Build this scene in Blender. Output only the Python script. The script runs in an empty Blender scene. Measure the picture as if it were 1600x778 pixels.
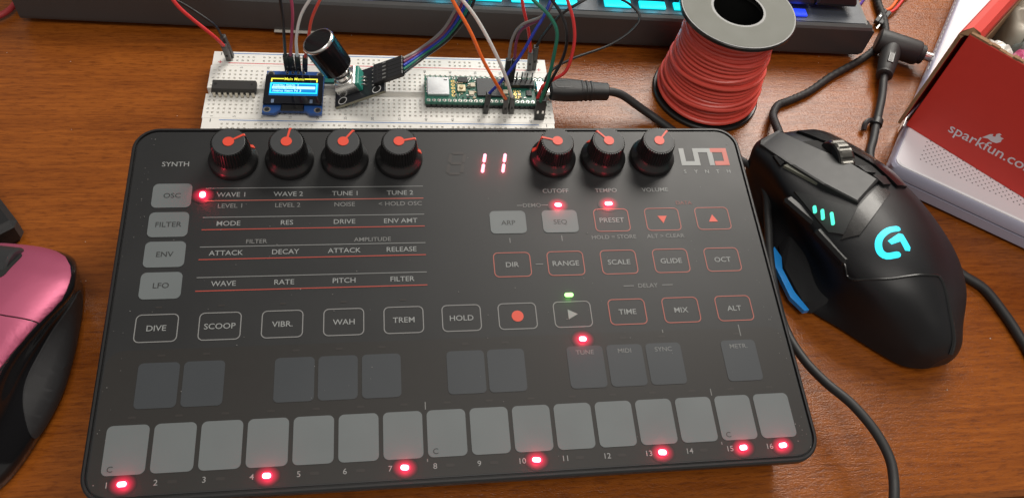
import bpy, bmesh, math, random
from mathutils import Matrix, Vector, Euler
from mathutils.bvhtree import BVHTree
random.seed(7)
S = 0.001                                   # every length below is in millimetres
SC = bpy.context.scene
COL = SC.collection
R = math.radians

# ------------------------------------------------------------------ camera
cam_d = bpy.data.cameras.new("camera")
cam = bpy.data.objects.new("camera", cam_d)
COL.objects.link(cam)
r_ = Vector((0.98908354, -0.101074107, 0.107227679))
u_ = Vector((0.021417188, 0.818556746, 0.57402627))
f_ = Vector((0.145791132, 0.56546342, -0.811785727))
m = Matrix((r_, u_, -f_)).transposed().to_4x4()
m.translation = Vector((-27.03034, -172.41798, 302.92905)) * S
cam.matrix_world = m
cam_d.sensor_fit = 'HORIZONTAL'
cam_d.sensor_width = 36
cam_d.lens = 36 * 1302.406 / 1600
cam_d.clip_start = 0.01
cam_d.clip_end = 50
SC.camera = cam

# ------------------------------------------------------------------ world, lamps, exposure
w = bpy.data.worlds.new("World")
SC.world = w
w.use_nodes = True
nt = w.node_tree
bg = nt.nodes['Background']
tc = nt.nodes.new('ShaderNodeTexCoord')
sep = nt.nodes.new('ShaderNodeSeparateXYZ')
nt.links.new(tc.outputs['Generated'], sep.inputs[0])
ramp = nt.nodes.new('ShaderNodeValToRGB')
mr = nt.nodes.new('ShaderNodeMapRange')
mr.inputs['From Min'].default_value = -1
nt.links.new(sep.outputs['Y'], mr.inputs['Value'])
nt.links.new(mr.outputs[0], ramp.inputs[0])
ramp.color_ramp.elements[0].position = 0.25
ramp.color_ramp.elements[0].color = (0.62, 0.59, 0.54, 1)
ramp.color_ramp.elements[1].position = 0.72
ramp.color_ramp.elements[1].color = (0.33, 0.315, 0.29, 1)
nt.links.new(ramp.outputs[0], bg.inputs['Color'])
bg.inputs['Strength'].default_value = 0.6


def area(name, loc, target, sx, sy, power, col):
    d = bpy.data.lights.new(name, 'AREA')
    d.shape = 'RECTANGLE'
    d.size = sx
    d.size_y = sy
    d.energy = power
    d.color = col
    o = bpy.data.objects.new(name, d)
    COL.objects.link(o)
    o.location = loc
    dirv = Vector(target) - Vector(loc)
    o.rotation_euler = dirv.to_track_quat('-Z', 'Y').to_euler()
    return o


area("window_light", (0.42, 0.64, 0.64), (0.11, 0.10, 0.0), 0.50, 0.56, 9.4, (1.0, 0.945, 0.865))
area("fill_light", (0.10, -0.65, 1.7), (0.05, 0.05, 0.0), 0.7, 0.7, 13.0, (1.0, 0.95, 0.88))  # added fill lamp above and behind the camera, lifts front-facing sides
SC.view_settings.view_transform = 'Standard'
SC.view_settings.look = 'None'
SC.view_settings.exposure = 0.0
SC.view_settings.gamma = 1.0

# ------------------------------------------------------------------ materials
MATS = {}


def mat(name, base, rough=0.5, metal=0.0, spec=0.5, var=0.0, vscale=300, bump=0.0, bscale=900, coat=0.0,
        emit=None, estr=0.0, rvar=0.06, trans=0.0, alpha=1.0):
    if name in MATS:
        return MATS[name]
    M = bpy.data.materials.new(name)
    M.use_nodes = True
    t = M.node_tree
    b = t.nodes['Principled BSDF']
    b.inputs['Base Color'].default_value = (*base, 1)
    b.inputs['Roughness'].default_value = rough
    b.inputs['Metallic'].default_value = metal
    b.inputs['Specular IOR Level'].default_value = spec
    b.inputs['Coat Weight'].default_value = coat
    b.inputs['Coat Roughness'].default_value = 0.12
    b.inputs['Transmission Weight'].default_value = trans
    b.inputs['Alpha'].default_value = alpha
    co = t.nodes.new('ShaderNodeTexCoord')
    n = t.nodes.new('ShaderNodeTexNoise')
    n.inputs['Scale'].default_value = vscale
    n.inputs['Detail'].default_value = 5
    t.links.new(co.outputs['Object'], n.inputs['Vector'])
    if var > 0:
        mx = t.nodes.new('ShaderNodeMix')
        mx.data_type = 'RGBA'
        mx.inputs['A'].default_value = (*[c * (1 - var) for c in base], 1)
        mx.inputs['B'].default_value = (*[min(1, c * (1 + var)) for c in base], 1)
        t.links.new(n.outputs['Fac'], mx.inputs['Factor'])
        t.links.new(mx.outputs['Result'], b.inputs['Base Color'])
    q = t.nodes.new('ShaderNodeMapRange')
    q.inputs['To Min'].default_value = max(0.02, rough - rvar)
    q.inputs['To Max'].default_value = min(1, rough + rvar)
    t.links.new(n.outputs['Fac'], q.inputs['Value'])
    t.links.new(q.outputs[0], b.inputs['Roughness'])
    if bump > 0:
        n2 = t.nodes.new('ShaderNodeTexNoise')
        n2.inputs['Scale'].default_value = bscale
        n2.inputs['Detail'].default_value = 3
        t.links.new(co.outputs['Object'], n2.inputs['Vector'])
        bp = t.nodes.new('ShaderNodeBump')
        bp.inputs['Strength'].default_value = bump
        bp.inputs['Distance'].default_value = 0.0003
        t.links.new(n2.outputs['Fac'], bp.inputs['Height'])
        t.links.new(bp.outputs[0], b.inputs['Normal'])
    if emit:
        b.inputs['Emission Color'].default_value = (*emit, 1)
        b.inputs['Emission Strength'].default_value = estr
    MATS[name] = M
    return M


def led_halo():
    """bloom around a lit LED, painted as emission that fades out towards the rim"""
    M = bpy.data.materials.new('led_bloom_paint')
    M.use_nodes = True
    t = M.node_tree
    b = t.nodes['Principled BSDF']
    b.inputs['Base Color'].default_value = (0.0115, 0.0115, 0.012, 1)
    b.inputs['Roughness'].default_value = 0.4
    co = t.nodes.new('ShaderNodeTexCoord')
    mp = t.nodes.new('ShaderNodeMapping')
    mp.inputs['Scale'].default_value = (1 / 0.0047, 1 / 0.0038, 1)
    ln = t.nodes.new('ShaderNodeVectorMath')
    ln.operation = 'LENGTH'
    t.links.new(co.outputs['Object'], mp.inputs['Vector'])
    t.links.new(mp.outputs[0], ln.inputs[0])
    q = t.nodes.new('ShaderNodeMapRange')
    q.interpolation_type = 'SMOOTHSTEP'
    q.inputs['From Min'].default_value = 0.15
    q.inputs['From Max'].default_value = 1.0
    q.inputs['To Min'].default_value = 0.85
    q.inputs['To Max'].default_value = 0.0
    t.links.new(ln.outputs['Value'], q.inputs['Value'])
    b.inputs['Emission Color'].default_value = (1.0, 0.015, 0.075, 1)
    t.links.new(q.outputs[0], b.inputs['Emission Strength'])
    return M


def wood_mat():
    M = bpy.data.materials.new("varnished_wood")
    M.use_nodes = True
    t = M.node_tree
    L = t.links.new
    b = t.nodes['Principled BSDF']
    co = t.nodes.new('ShaderNodeTexCoord')

    def noise(sx, sy, scale, detail, rough=0.55, dist=0.0):
        mp = t.nodes.new('ShaderNodeMapping')
        mp.inputs['Scale'].default_value = (sx, sy, 1)
        mp.inputs['Rotation'].default_value = (0, 0, R(1.5))
        L(co.outputs['Object'], mp.inputs['Vector'])
        n = t.nodes.new('ShaderNodeTexNoise')
        n.inputs['Scale'].default_value = scale
        n.inputs['Detail'].default_value = detail
        n.inputs['Roughness'].default_value = rough
        n.inputs['Distortion'].default_value = dist
        L(mp.outputs[0], n.inputs['Vector'])
        return n
    big = noise(1, 7, 9, 4, 0.5, 0.3)            # broad figure of the veneer
    mid = noise(1, 16, 30, 6, 0.65, 0.25)          # grain streaks
    pore = noise(1, 7, 150, 4, 0.65, 0.2)         # short dark pores
    fine = noise(1, 2.5, 900, 2)
    add = t.nodes.new('ShaderNodeMath')
    add.operation = 'ADD'
    h1 = t.nodes.new('ShaderNodeMath')
    h1.operation = 'MULTIPLY'
    h1.inputs[1].default_value = 0.35
    h2 = t.nodes.new('ShaderNodeMath')
    h2.operation = 'MULTIPLY'
    h2.inputs[1].default_value = 0.65
    L(big.outputs['Fac'], h1.inputs[0])
    L(mid.outputs['Fac'], h2.inputs[0])
    L(h1.outputs[0], add.inputs[0])
    L(h2.outputs[0], add.inputs[1])
    cr = t.nodes.new('ShaderNodeValToRGB')
    e = cr.color_ramp.elements
    e[0].position = 0.33
    e[0].color = (0.165, 0.041, 0.0055, 1)
    e[1].position = 0.68
    e[1].color = (0.335, 0.096, 0.0125, 1)
    k = e.new(0.5)
    k.color = (0.245, 0.066, 0.0085, 1)
    L(add.outputs[0], cr.inputs[0])
    pr = t.nodes.new('ShaderNodeValToRGB')
    pr.color_ramp.elements[0].position = 0.36
    pr.color_ramp.elements[0].color = (0.45, 0.38, 0.34, 1)
    pr.color_ramp.elements[1].position = 0.50
    pr.color_ramp.elements[1].color = (1, 1, 1, 1)
    L(pore.outputs['Fac'], pr.inputs[0])
    mul = t.nodes.new('ShaderNodeMix')
    mul.data_type = 'RGBA'
    mul.blend_type = 'MULTIPLY'
    mul.inputs['Factor'].default_value = 0.62
    L(cr.outputs[0], mul.inputs['A'])
    L(pr.outputs[0], mul.inputs['B'])
    L(mul.outputs['Result'], b.inputs['Base Color'])
    q = t.nodes.new('ShaderNodeMapRange')
    q.inputs['From Min'].default_value = 0.3
    q.inputs['From Max'].default_value = 0.7
    q.inputs['To Min'].default_value = 0.27
    q.inputs['To Max'].default_value = 0.14
    L(pore.outputs['Fac'], q.inputs['Value'])
    L(q.outputs[0], b.inputs['Roughness'])
    b.inputs['Specular IOR Level'].default_value = 0.42
    bp = t.nodes.new('ShaderNodeBump')
    bp.inputs['Strength'].default_value = 0.3
    bp.inputs['Distance'].default_value = 0.0004
    ad2 = t.nodes.new('ShaderNodeMath')
    ad2.operation = 'ADD'
    L(pore.outputs['Fac'], ad2.inputs[0])
    L(fine.outputs['Fac'], ad2.inputs[1])
    L(ad2.outputs[0], bp.inputs['Height'])
    grit = noise(1, 1.3, 620, 2, 0.5)            # open grain under the varnish, catches the window
    bp2 = t.nodes.new('ShaderNodeBump')
    bp2.inputs['Strength'].default_value = 0.16
    bp2.inputs['Distance'].default_value = 0.0005
    L(grit.outputs['Fac'], bp2.inputs['Height'])
    L(bp.outputs[0], bp2.inputs['Normal'])
    L(bp2.outputs[0], b.inputs['Normal'])
    return M


# ------------------------------------------------------------------ mesh helpers
class MB:
    def __init__(self):
        self.v, self.f, self.m, self.s = [], [], [], []

    def add(self, vs, fs, m=0, smooth=False, M=None):
        o = len(self.v)
        for p in vs:
            p = Vector(p)
            self.v.append(M @ p if M is not None else p)
        for fc in fs:
            self.f.append([i + o for i in fc])
            self.m.append(m)
            self.s.append(smooth)
        return self

    def box(self, c, s, b=0.0, m=0, M=None, smooth=False):
        cx, cy, cz = c
        hx, hy, hz = s[0] / 2, s[1] / 2, s[2] / 2
        if b <= 0:
            vs = [(cx + i * hx, cy + j * hy, cz + k * hz) for k in (-1, 1) for j in (-1, 1) for i in (-1, 1)]
            return self.add(vs, [(0, 2, 3, 1), (4, 5, 7, 6), (0, 1, 5, 4), (2, 6, 7, 3), (0, 4, 6, 2), (1, 3, 7, 5)], m, smooth, M)
        bm = bmesh.new()
        for i in (-1, 1):
            for j in (-1, 1):
                for k in (-1, 1):
                    bm.verts.new((cx + i * hx, cy + j * (hy - b), cz + k * (hz - b)))
                    bm.verts.new((cx + i * (hx - b), cy + j * hy, cz + k * (hz - b)))
                    bm.verts.new((cx + i * (hx - b), cy + j * (hy - b), cz + k * hz))
        bmesh.ops.convex_hull(bm, input=bm.verts)
        return self.bm(bm, m, smooth, M)

    def bm(self, bm, m=0, smooth=False, M=None):
        bm.verts.index_update()
        self.add([v.co.copy() for v in bm.verts], [[v.index for v in f.verts] for f in bm.faces], m, smooth, M)
        bm.free()
        return self

    def hull(self, pts, m=0, M=None):
        bm = bmesh.new()
        for p in pts:
            bm.verts.new(p)
        res = bmesh.ops.convex_hull(bm, input=bm.verts)
        bmesh.ops.delete(bm, geom=[g for g in res['geom_interior'] if isinstance(g, bmesh.types.BMVert)], context='VERTS')
        return self.bm(bm, m, False, M)

    def loft(self, rings, m=0, smooth=True, cap0=True, cap1=True, M=None):
        n = len(rings[0])
        vs = [p for r in rings for p in r]
        fs = []
        for i in range(len(rings) - 1):
            for j in range(n):
                k = (j + 1) % n
                fs.append((i * n + j, i * n + k, (i + 1) * n + k, (i + 1) * n + j))
        self.add(vs, fs, m, smooth, M)
        if cap0:
            self.add(rings[0][::-1], [list(range(n))], m, False, M)
        if cap1:
            self.add(rings[-1], [list(range(n))], m, False, M)
        return self

    def lathe(self, prof, n=40, m=0, smooth=True, M=None, cap0=True, cap1=True):
        rings = [[(r * math.cos(2 * math.pi * i / n), r * math.sin(2 * math.pi * i / n), z) for i in range(n)] for r, z in prof]
        return self.loft(rings, m, smooth, cap0, cap1, M)

    def cyl(self, p0, p1, r0, r1=None, n=20, m=0, M=None):
        p0, p1 = Vector(p0), Vector(p1)
        r1 = r0 if r1 is None else r1
        q = (p1 - p0).to_track_quat('Z', 'Y').to_matrix().to_4x4()
        q.translation = p0
        if M is not None:
            q = M @ q
        return self.lathe([(r0, 0), (r1, (p1 - p0).length)], n, m, True, q)

    def prism(self, poly, z0, z1, m=0, M=None, smooth=False):
        n = len(poly)
        a = [(x, y, z0) for x, y in poly]
        b = [(x, y, z1) for x, y in poly]
        self.add(a + b, [list(range(n))[::-1], list(range(n, 2 * n))] + [(i, (i + 1) % n, n + (i + 1) % n, n + i) for i in range(n)], m, smooth, M)
        return self

    def flat(self, poly, z, m=0, M=None):
        return self.add([(x, y, z) for x, y in poly], [list(range(len(poly)))], m, False, M)

    def ring(self, outer, inner, z, m=0, M=None):
        n = len(outer)
        return self.add([(x, y, z) for x, y in outer] + [(x, y, z) for x, y in inner],
                        [(i, (i + 1) % n, n + (i + 1) % n, n + i) for i in range(n)], m, False, M)

    def tube(self, pts, r, n=10, sub=6, m=0, M=None, twist=0.0):
        P = smooth_path(pts, sub)
        rings = []
        up = Vector((0, 0, 1))
        t0 = (P[1] - P[0]).normalized()
        nrm = up.cross(t0)
        if nrm.length < 1e-3:
            nrm = Vector((1, 0, 0))
        nrm.normalize()
        for i, p in enumerate(P):
            t = (P[min(i + 1, len(P) - 1)] - P[max(i - 1, 0)]).normalized()
            nrm = (nrm - t * nrm.dot(t)).normalized()
            bn = t.cross(nrm)
            rr = r(i / (len(P) - 1)) if callable(r) else r
            rings.append([p + (nrm * math.cos(2 * math.pi * k / n) + bn * math.sin(2 * math.pi * k / n)) * rr for k in range(n)])
        return self.loft(rings, m, True, True, True, M)


def smooth_path(pts, sub):
    P = [Vector(p) for p in pts]
    if len(P) < 3 or sub <= 1:
        return P
    Q = [P[0] * 2 - P[1]] + P + [P[-1] * 2 - P[-2]]
    out = []
    for i in range(1, len(Q) - 2):
        a, b, c, d = Q[i - 1], Q[i], Q[i + 1], Q[i + 2]
        for k in range(sub):
            t = k / sub
            out.append(0.5 * ((2 * b) + (c - a) * t + (2 * a - 5 * b + 4 * c - d) * t * t + (3 * b - a - 3 * c + d) * t ** 3))
    out.append(P[-1])
    return out


def rrect(cx, cy, w_, h_, r, n=5):
    out = []
    for qx, qy, a0 in ((1, 1, 0), (-1, 1, 90), (-1, -1, 180), (1, -1, 270)):
        for i in range(n + 1):
            a = R(a0 + 90 * i / n)
            out.append((cx + qx * (w_ / 2 - r) + r * math.cos(a), cy + qy * (h_ / 2 - r) + r * math.sin(a)))
    return out


def circ(cx, cy, r, n=24):
    return [(cx + r * math.cos(2 * math.pi * i / n), cy + r * math.sin(2 * math.pi * i / n)) for i in range(n)]


MW = {}


def thing(name, label, cat, loc=(0, 0, 0), rz=0.0, group=None, Mx=None):
    o = bpy.data.objects.new(name, None)
    o.empty_display_size = 0.005
    COL.objects.link(o)
    M = Mx if Mx is not None else Matrix.Translation(Vector(loc)) @ Matrix.Rotation(rz, 4, 'Z')
    Ms = M.copy()
    Ms.translation = M.translation * S
    o.matrix_world = Ms
    o['label'] = label
    o['category'] = cat
    if group:
        o['group'] = group
    MW[o.name] = M
    return o


def obj(name, mb, mats, parent=None, world=False, Mx=None, label=None, kind=None):
    """one mesh object; vertices are in the parent's frame in mm (or in world mm with world=True);
    Mx gives the object a frame of its own inside the parent"""
    me = bpy.data.meshes.new(name)
    inv = MW[parent.name].inverted() if (world and parent) else None
    vs = [(inv @ p if inv is not None else p) * S for p in mb.v]
    me.from_pydata([tuple(v) for v in vs], [], mb.f)
    if not isinstance(mats, (list, tuple)):
        mats = [mats]
    for k in mats:
        me.materials.append(k)
    for i, p in enumerate(me.polygons):
        p.material_index = mb.m[i]
        p.use_smooth = mb.s[i]
    me.validate()
    bm = bmesh.new()
    bm.from_mesh(me)
    bmesh.ops.remove_doubles(bm, verts=bm.verts, dist=1e-7)
    closed = all(e.is_manifold for e in bm.edges)
    if closed:
        bmesh.ops.recalc_face_normals(bm, faces=bm.faces)
    for e in bm.edges:
        if len(e.link_faces) == 2 and e.calc_face_angle(0) > R(38):
            e.smooth = False
    bm.to_mesh(me)
    bm.free()
    o = bpy.data.objects.new(name, me)
    COL.objects.link(o)
    M = Mx if Mx is not None else Matrix()
    Ms = M.copy()
    Ms.translation = M.translation * S
    if parent:
        o.parent = parent
        o.matrix_local = Ms
        MW[o.name] = MW[parent.name] @ M
    else:
        o.matrix_world = Ms
        MW[o.name] = M
    if label:
        o['label'] = label
    if kind:
        o['kind'] = kind
    return o


def tag(o, label, cat, group=None):
    o['label'] = label
    o['category'] = cat
    if group:
        o['group'] = group


def copy_tree(o, parent=None):
    c = o.copy()
    COL.objects.link(c)
    if parent:
        c.parent = parent
    for ch in o.children:
        copy_tree(ch, c)
    return c


_TX = {}


def glyphs(s):
    if s not in _TX:
        cu = bpy.data.curves.new('lettering', 'FONT')
        cu.body = s
        cu.size = 1
        cu.resolution_u = 3
        cu.offset = 0.006
        ob = bpy.data.objects.new('lettering', cu)
        me = ob.to_mesh()
        V = [v.co.copy() for v in me.vertices]
        F = [list(p.vertices) for p in me.polygons]
        ob.to_mesh_clear()
        bpy.data.objects.remove(ob)
        bpy.data.curves.remove(cu)
        _TX[s] = (V, F)
    return _TX[s]


def text(mb, s, cx, cy, h, z=0.0, w_=None, rot=0.0, m=0, M=None, align='c'):
    """flat lettering with capital height h centred on (cx, cy)"""
    V, F = glyphs(s)
    ref, _ = glyphs('H')
    hh = max(v.y for v in ref)
    k = h / hh
    x0, x1 = min(v.x for v in V), max(v.x for v in V)
    kx = (w_ / (x1 - x0)) if w_ else k * 1.07
    c, sn = math.cos(rot), math.sin(rot)
    ox = (x0 + x1) / 2 if align == 'c' else x0
    vs = []
    for v in V:
        x, y = (v.x - ox) * kx, (v.y - hh / 2) * k
        vs.append((cx + c * x - sn * y, cy + sn * x + c * y, z))
    mb.add(vs, F, m, False, M)
    return mb


def stroke(mb, pts, w_, z=0.0, m=0, M=None, capped=True):
    """flat line of width w_ through 2-D points, rounded ends"""
    P = [Vector((p[0], p[1])) for p in pts]
    Lf, Rt = [], []
    for i, p in enumerate(P):
        t = (P[min(i + 1, len(P) - 1)] - P[max(0, i - 1)]).normalized()
        n = Vector((-t.y, t.x)) * w_ / 2
        Lf.append(p + n)
        Rt.append(p - n)
    poly = list(Rt)
    if capped:
        t = (P[-1] - P[-2]).normalized()
        n = Vector((-t.y, t.x))
        poly += [P[-1] + (t * math.sin(a) - n * math.cos(a)) * w_ / 2 for a in (R(45), R(90), R(135))]
    poly += Lf[::-1]
    if capped:
        t = (P[0] - P[1]).normalized()
        n = Vector((-t.y, t.x))
        poly += [P[0] + (t * math.sin(a) - n * math.cos(a)) * w_ / 2 for a in (R(45), R(90), R(135))]
    return mb.flat([(p.x, p.y) for p in poly], z, m, M)


# shared materials
BLACKP = mat('black_plastic', (0.012, 0.012, 0.013), 0.42, bump=0.12, bscale=2500)
BLACKG = mat('gloss_black_plastic', (0.008, 0.008, 0.009), 0.12, rvar=0.04)
BLACKR = mat('black_rubber', (0.017, 0.017, 0.018), 0.55, bump=0.1, bscale=2500)
METAL = mat('bright_metal', (0.72, 0.71, 0.69), 0.25, 1.0)
GOLD = mat('gold_plating', (0.85, 0.62, 0.22), 0.3, 1.0)
WHITEP = mat('white_plastic', (0.76, 0.745, 0.71), 0.45, var=0.03, vscale=60)
DARK = mat('dark_cavity', (0.006, 0.006, 0.006), 0.8)

# ================================================================== SETTING
wood = wood_mat()
mb = MB().box((80, 250 - 0.2, -15), (1700, 670.4, 30), 2.0)
desk = obj('desk_surface', mb, wood, kind='structure')
mb = MB()
rr = random.Random(31)
for i in range(110):
    x, y = rr.uniform(-215, 270), rr.uniform(-80, 205)
    q = rr.choice((0.12, 0.16, 0.2, 0.3))
    mb.prism([(x + q * rr.uniform(0.6, 1.6) * math.cos(a), y + q * rr.uniform(0.5, 1.2) * math.sin(a)) for a in (0, 1.2, 2.4, 3.7, 5.0)], 0.0, 0.15)
dust = obj('dust', mb, mat('lint', (0.45, 0.40, 0.34), 0.9), kind='stuff')
tag(dust, 'pale dust specks scattered over the wooden desk', 'dust')
mb = MB().flat([(-3000, -2500), (3000, -2500), (3000, 3500), (-3000, 3500)], -720)
obj('floor', mb, mat('dark_carpet', (0.03, 0.026, 0.022), 0.9, var=0.3, vscale=60), kind='structure')

# ================================================================== SYNTHESIZER
TILT, SZ = 0.10491, 31.758
syn = thing('synthesizer', 'flat black tabletop synthesizer with seven knobs, grey touch keys and red lights', 'synthesizer')
PM = Matrix.Translation((0, 0, SZ)) @ Matrix.Rotation(TILT, 4, 'X')       # panel frame: x right, y up the panel, z out of it
panel_m = mat('satin_black_panel', (0.0112, 0.0118, 0.0130), 0.46, spec=0.55, rvar=0.08, vscale=32, bump=0.0)
print_m = mat('pale_grey_print', (0.245, 0.255, 0.255), 0.45)
dim_m = mat('dim_grey_print', (0.165, 0.167, 0.165), 0.45)
red_m = mat('red_print', (0.34, 0.055, 0.04), 0.45)
redb_m = mat('bright_red_print', (0.60, 0.075, 0.045), 0.45)
key_m = mat('grey_key_print', (0.128, 0.143, 0.148), 0.42, var=0.09, vscale=45)
bkey_m = mat('dark_grey_key_print', (0.037, 0.042, 0.048), 0.44, var=0.05, vscale=30)
ink_m = mat('dark_ink', (0.03, 0.032, 0.033), 0.45)

# case: a wedge that narrows towards the desk
top = rrect(0, 0, 256.4, 150.4, 10, 8)
rings = []
for inset, zz in ((7, None), (3.5, 0.45), (0.6, -5), (0, -3), (0, -0.3), (0.6, 0.25), (1.3, 0.25)):
    rg = []
    for x, y in rrect(0, 0, 256.4 - 2 * inset, 150.4 - 2 * inset, max(3, 10 - inset), 8):
        p = PM @ Vector((x, y, 0 if zz is None or zz == 0.45 else zz))
        if zz is None:
            p = Vector((p.x, p.y, 2.0))
        elif zz == 0.45:
            p = Vector((p.x, p.y, 2 + (p.z - 2) * 0.45))
        rg.append(p)
    rings.append(rg)
rings.append([PM @ Vector((x, y, -0.8)) for x, y in rrect(0, 0, 253.6, 147.6, 8.6, 8)])
mb = MB().loft(rings, 0, True, True, True)
case = obj('case', mb, BLACKP, syn)
for fx in (-1, 1):
    for fy in (-1, 1):
        obj('foot', MB().lathe([(5, 0), (5, 2.2)], 20, M=Matrix.Translation((fx * 100, fy * 55, 0))), BLACKR, syn)
mb = MB().prism(rrect(0, 0, 252.2, 146.2, 8, 8), -0.9, -0.02, M=PM)
panel = obj('front_panel', mb, panel_m, syn)
mb = MB().flat(rrect(0, -47.3, 251.4, 50.6, 6, 6), 0.03, M=PM)
obj('keyboard_zone', mb, mat('brownish_black_zone', (0.0165, 0.0150, 0.0140), 0.44, spec=0.5, rvar=0.02), syn)

COLX = [-110.2, -88.3, -66.3, -44.2, -22.2, -0.5, 20.9, 42.4, 64.2, 86.0, 107.9]


# white keys and their printing
KX = [-115.1 + 15.25 * k for k in range(16)]
for k, x in enumerate(KX):
    o = obj('step_key', MB().prism(rrect(x, -57.6, 13.7, 16.8, 1.9), 0.05, 0.18, M=PM), key_m, syn)
    if k in (0, 7, 14):
        obj('note_letter', text(MB(), 'C', x - 4.2, -63.9, 1.9, 0.24, M=PM), ink_m, o)
for x in (-107.6, -92.3, -61.3, -46.1, -30.7, -0.1, 14.9, 45.0, 60.4, 75.7, 105.9):
    o = obj('sharp_key', MB().prism(rrect(x, -35.4, 13.9, 16.6, 1.7), 0.05, 0.16, M=PM), bkey_m, syn)
    nm = {45.0: 'TUNE', 60.4: 'MIDI', 75.7: 'SYNC', 105.9: 'METR.'}.get(x)
    if nm:
        obj('key_caption', text(MB(), nm, x, -29.6, 1.75, 0.22, M=PM), mat('grey_caption', (0.15, 0.155, 0.155), 0.45), o)
for k, x in enumerate(KX):
    obj('step_number', text(MB(), str(k + 1), x - 4.6, -69.0, 1.9, 0.13, M=PM), mat('mid_grey_print', (0.24, 0.24, 0.24), 0.45), syn)

# selector and function buttons
for s, y in (('OSC', 42.4), ('FILTER', 29.3), ('ENV', 16.3), ('LFO', 3.2)):
    o = obj('selector_button', MB().prism(rrect(-110.5, y, 14.7, 11.0, 2.0), 0.05, 0.18, M=PM), key_m, syn)
    obj('button_caption', text(MB(), s, -110.4, y, 2.15, 0.24, M=PM), ink_m, o)
for s, x in (('ARP', 20.9), ('SEQ', 42.4)):
    o = obj('mode_button', MB().prism(rrect(x, 27.8, 14.7, 10.6, 1.9), 0.05, 0.18, M=PM), key_m, syn)
    obj('button_caption', text(MB(), s, x, 27.5, 2.1, 0.24, M=PM), ink_m, o)


def outline_button(s, x, y, material, w_=14.9, h_=11.0):
    mb = MB().ring(rrect(x, y, w_, h_, 2.0), rrect(x, y, w_ - 0.74, h_ - 0.74, 1.65), 0.1, M=PM)
    o = obj('function_button', mb, material, syn)
    if s == 'rec':
        obj('record_dot', MB().flat(circ(x, y, 2.3), 0.1, M=PM), redb_m, o)
    elif s == 'play':
        obj('play_triangle', MB().flat([(x - 1.8, y - 2.1), (x + 2.0, y), (x - 1.8, y + 2.1)], 0.1, M=PM), print_m, o)
    elif s == 'down':
        obj('arrow_mark', MB().flat([(x - 2.0, y + 1.6), (x, y - 1.9), (x + 2.0, y + 1.6)], 0.1, M=PM), redb_m, o)
    elif s == 'up':
        obj('arrow_mark', MB().flat([(x - 2.0, y - 1.6), (x + 2.0, y - 1.6), (x, y + 1.9)], 0.1, M=PM), redb_m, o)
    else:
        obj('button_caption', text(MB(), s, x, y, 2.15, 0.1, M=PM), print_m, o)


line_m = mat('outline_grey_print', (0.20, 0.20, 0.20), 0.45)
redl_m = mat('outline_red_print', (0.34, 0.095, 0.075), 0.45)
for s, x in zip(('DIVE', 'SCOOP', 'VIBR.', 'WAH', 'TREM', 'HOLD', 'rec', 'play'), COLX[:8]):
    outline_button(s, x, -13.8, line_m)
for s, x in zip(('TIME', 'MIX', 'ALT'), COLX[8:]):
    outline_button(s, x, -13.5, redl_m)
for s, x in zip(('PRESET', 'down', 'up'), COLX[8:]):
    outline_button(s, x, 28.0, redl_m)
for s, x in zip(('DIR', 'RANGE', 'SCALE', 'GLIDE', 'OCT'), COLX[6:]):
    outline_button(s, x, 8.4, redl_m)

# printed captions and rules
for s, x in zip(('WAVE 1', 'WAVE 2', 'TUNE 1', 'TUNE 2'), COLX[1:5]):
    obj('parameter_caption', text(MB(), s, x, 42.6, 2.05, 0.1, M=PM), print_m, syn)
for s, x in zip(('MODE', 'RES', 'DRIVE', 'ENV AMT'), COLX[1:5]):
    obj('parameter_caption', text(MB(), s, x, 29.4, 2.05, 0.1, M=PM), print_m, syn)
for s, x in zip(('ATTACK', 'DECAY', 'ATTACK', 'RELEASE'), COLX[1:5]):
    obj('parameter_caption', text(MB(), s, x, 16.4, 2.05, 0.1, M=PM), print_m, syn)
for s, x in zip(('WAVE', 'RATE', 'PITCH', 'FILTER'), COLX[1:5]):
    obj('parameter_caption', text(MB(), s, x, 3.4, 2.05, 0.1, M=PM), print_m, syn)
obj('section_caption', text(MB(), 'SYNTH', -110.6, 57.3, 2.15, 0.1, M=PM), print_m, syn)
for s, x in (('CUTOFF', 42.2), ('TEMPO', 63.8), ('VOLUME', 85.2)):
    obj('knob_caption', text(MB(), s, x, 42.6, 1.9, 0.1, M=PM), print_m, syn)
for s, x in zip(('LEVEL 1', 'LEVEL 2', 'NOISE', '< HOLD OSC'), COLX[1:5]):
    obj('dim_caption', text(MB(), s, x, 37.4, 1.9, 0.1, M=PM), dim_m, syn)
for s, x, y in (('FILTER', -77.3, 21.2), ('AMPLITUDE', -33.4, 21.1), ('DEMO', 31.5, 35.7), ('HOLD = STORE', 63.9, 20.0),
                ('ALT > CLEAR', 85.8, 20.0), ('DELAY', 74.4, -2.4)):
    obj('dim_caption', text(MB(), s, x, y, 1.75, 0.1, M=PM), dim_m, syn)
for x0, x1, y in ((25.2, 27.6, 35.7), (35.4, 38.2, 35.7), (64.4, 68.6, -2.4), (80.2, 84.6, -2.4), (30.2, 33.2, 8.3)):
    obj('dash_mark', stroke(MB(), [(x0, y), (x1, y)], 0.35, 0.1, M=PM, capped=False), dim_m, syn)
for x, y0, y1 in ((42.2, 18.6, 21.2), (20.9, 18.2, 20.4), (-15.5, -48.8, -46.0), (-15.5, -67.4, -66.4), (91.0, -48.8, -46.2), (91.0, -67.4, -66.4),
                  (107.9, -25.4, -20.6), (76.8, -22.9, -21.6)):
    obj('tick_mark', stroke(MB(), [(x, y0), (x, y1)], 0.35, 0.1, M=PM, capped=False), dim_m, syn)
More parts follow.
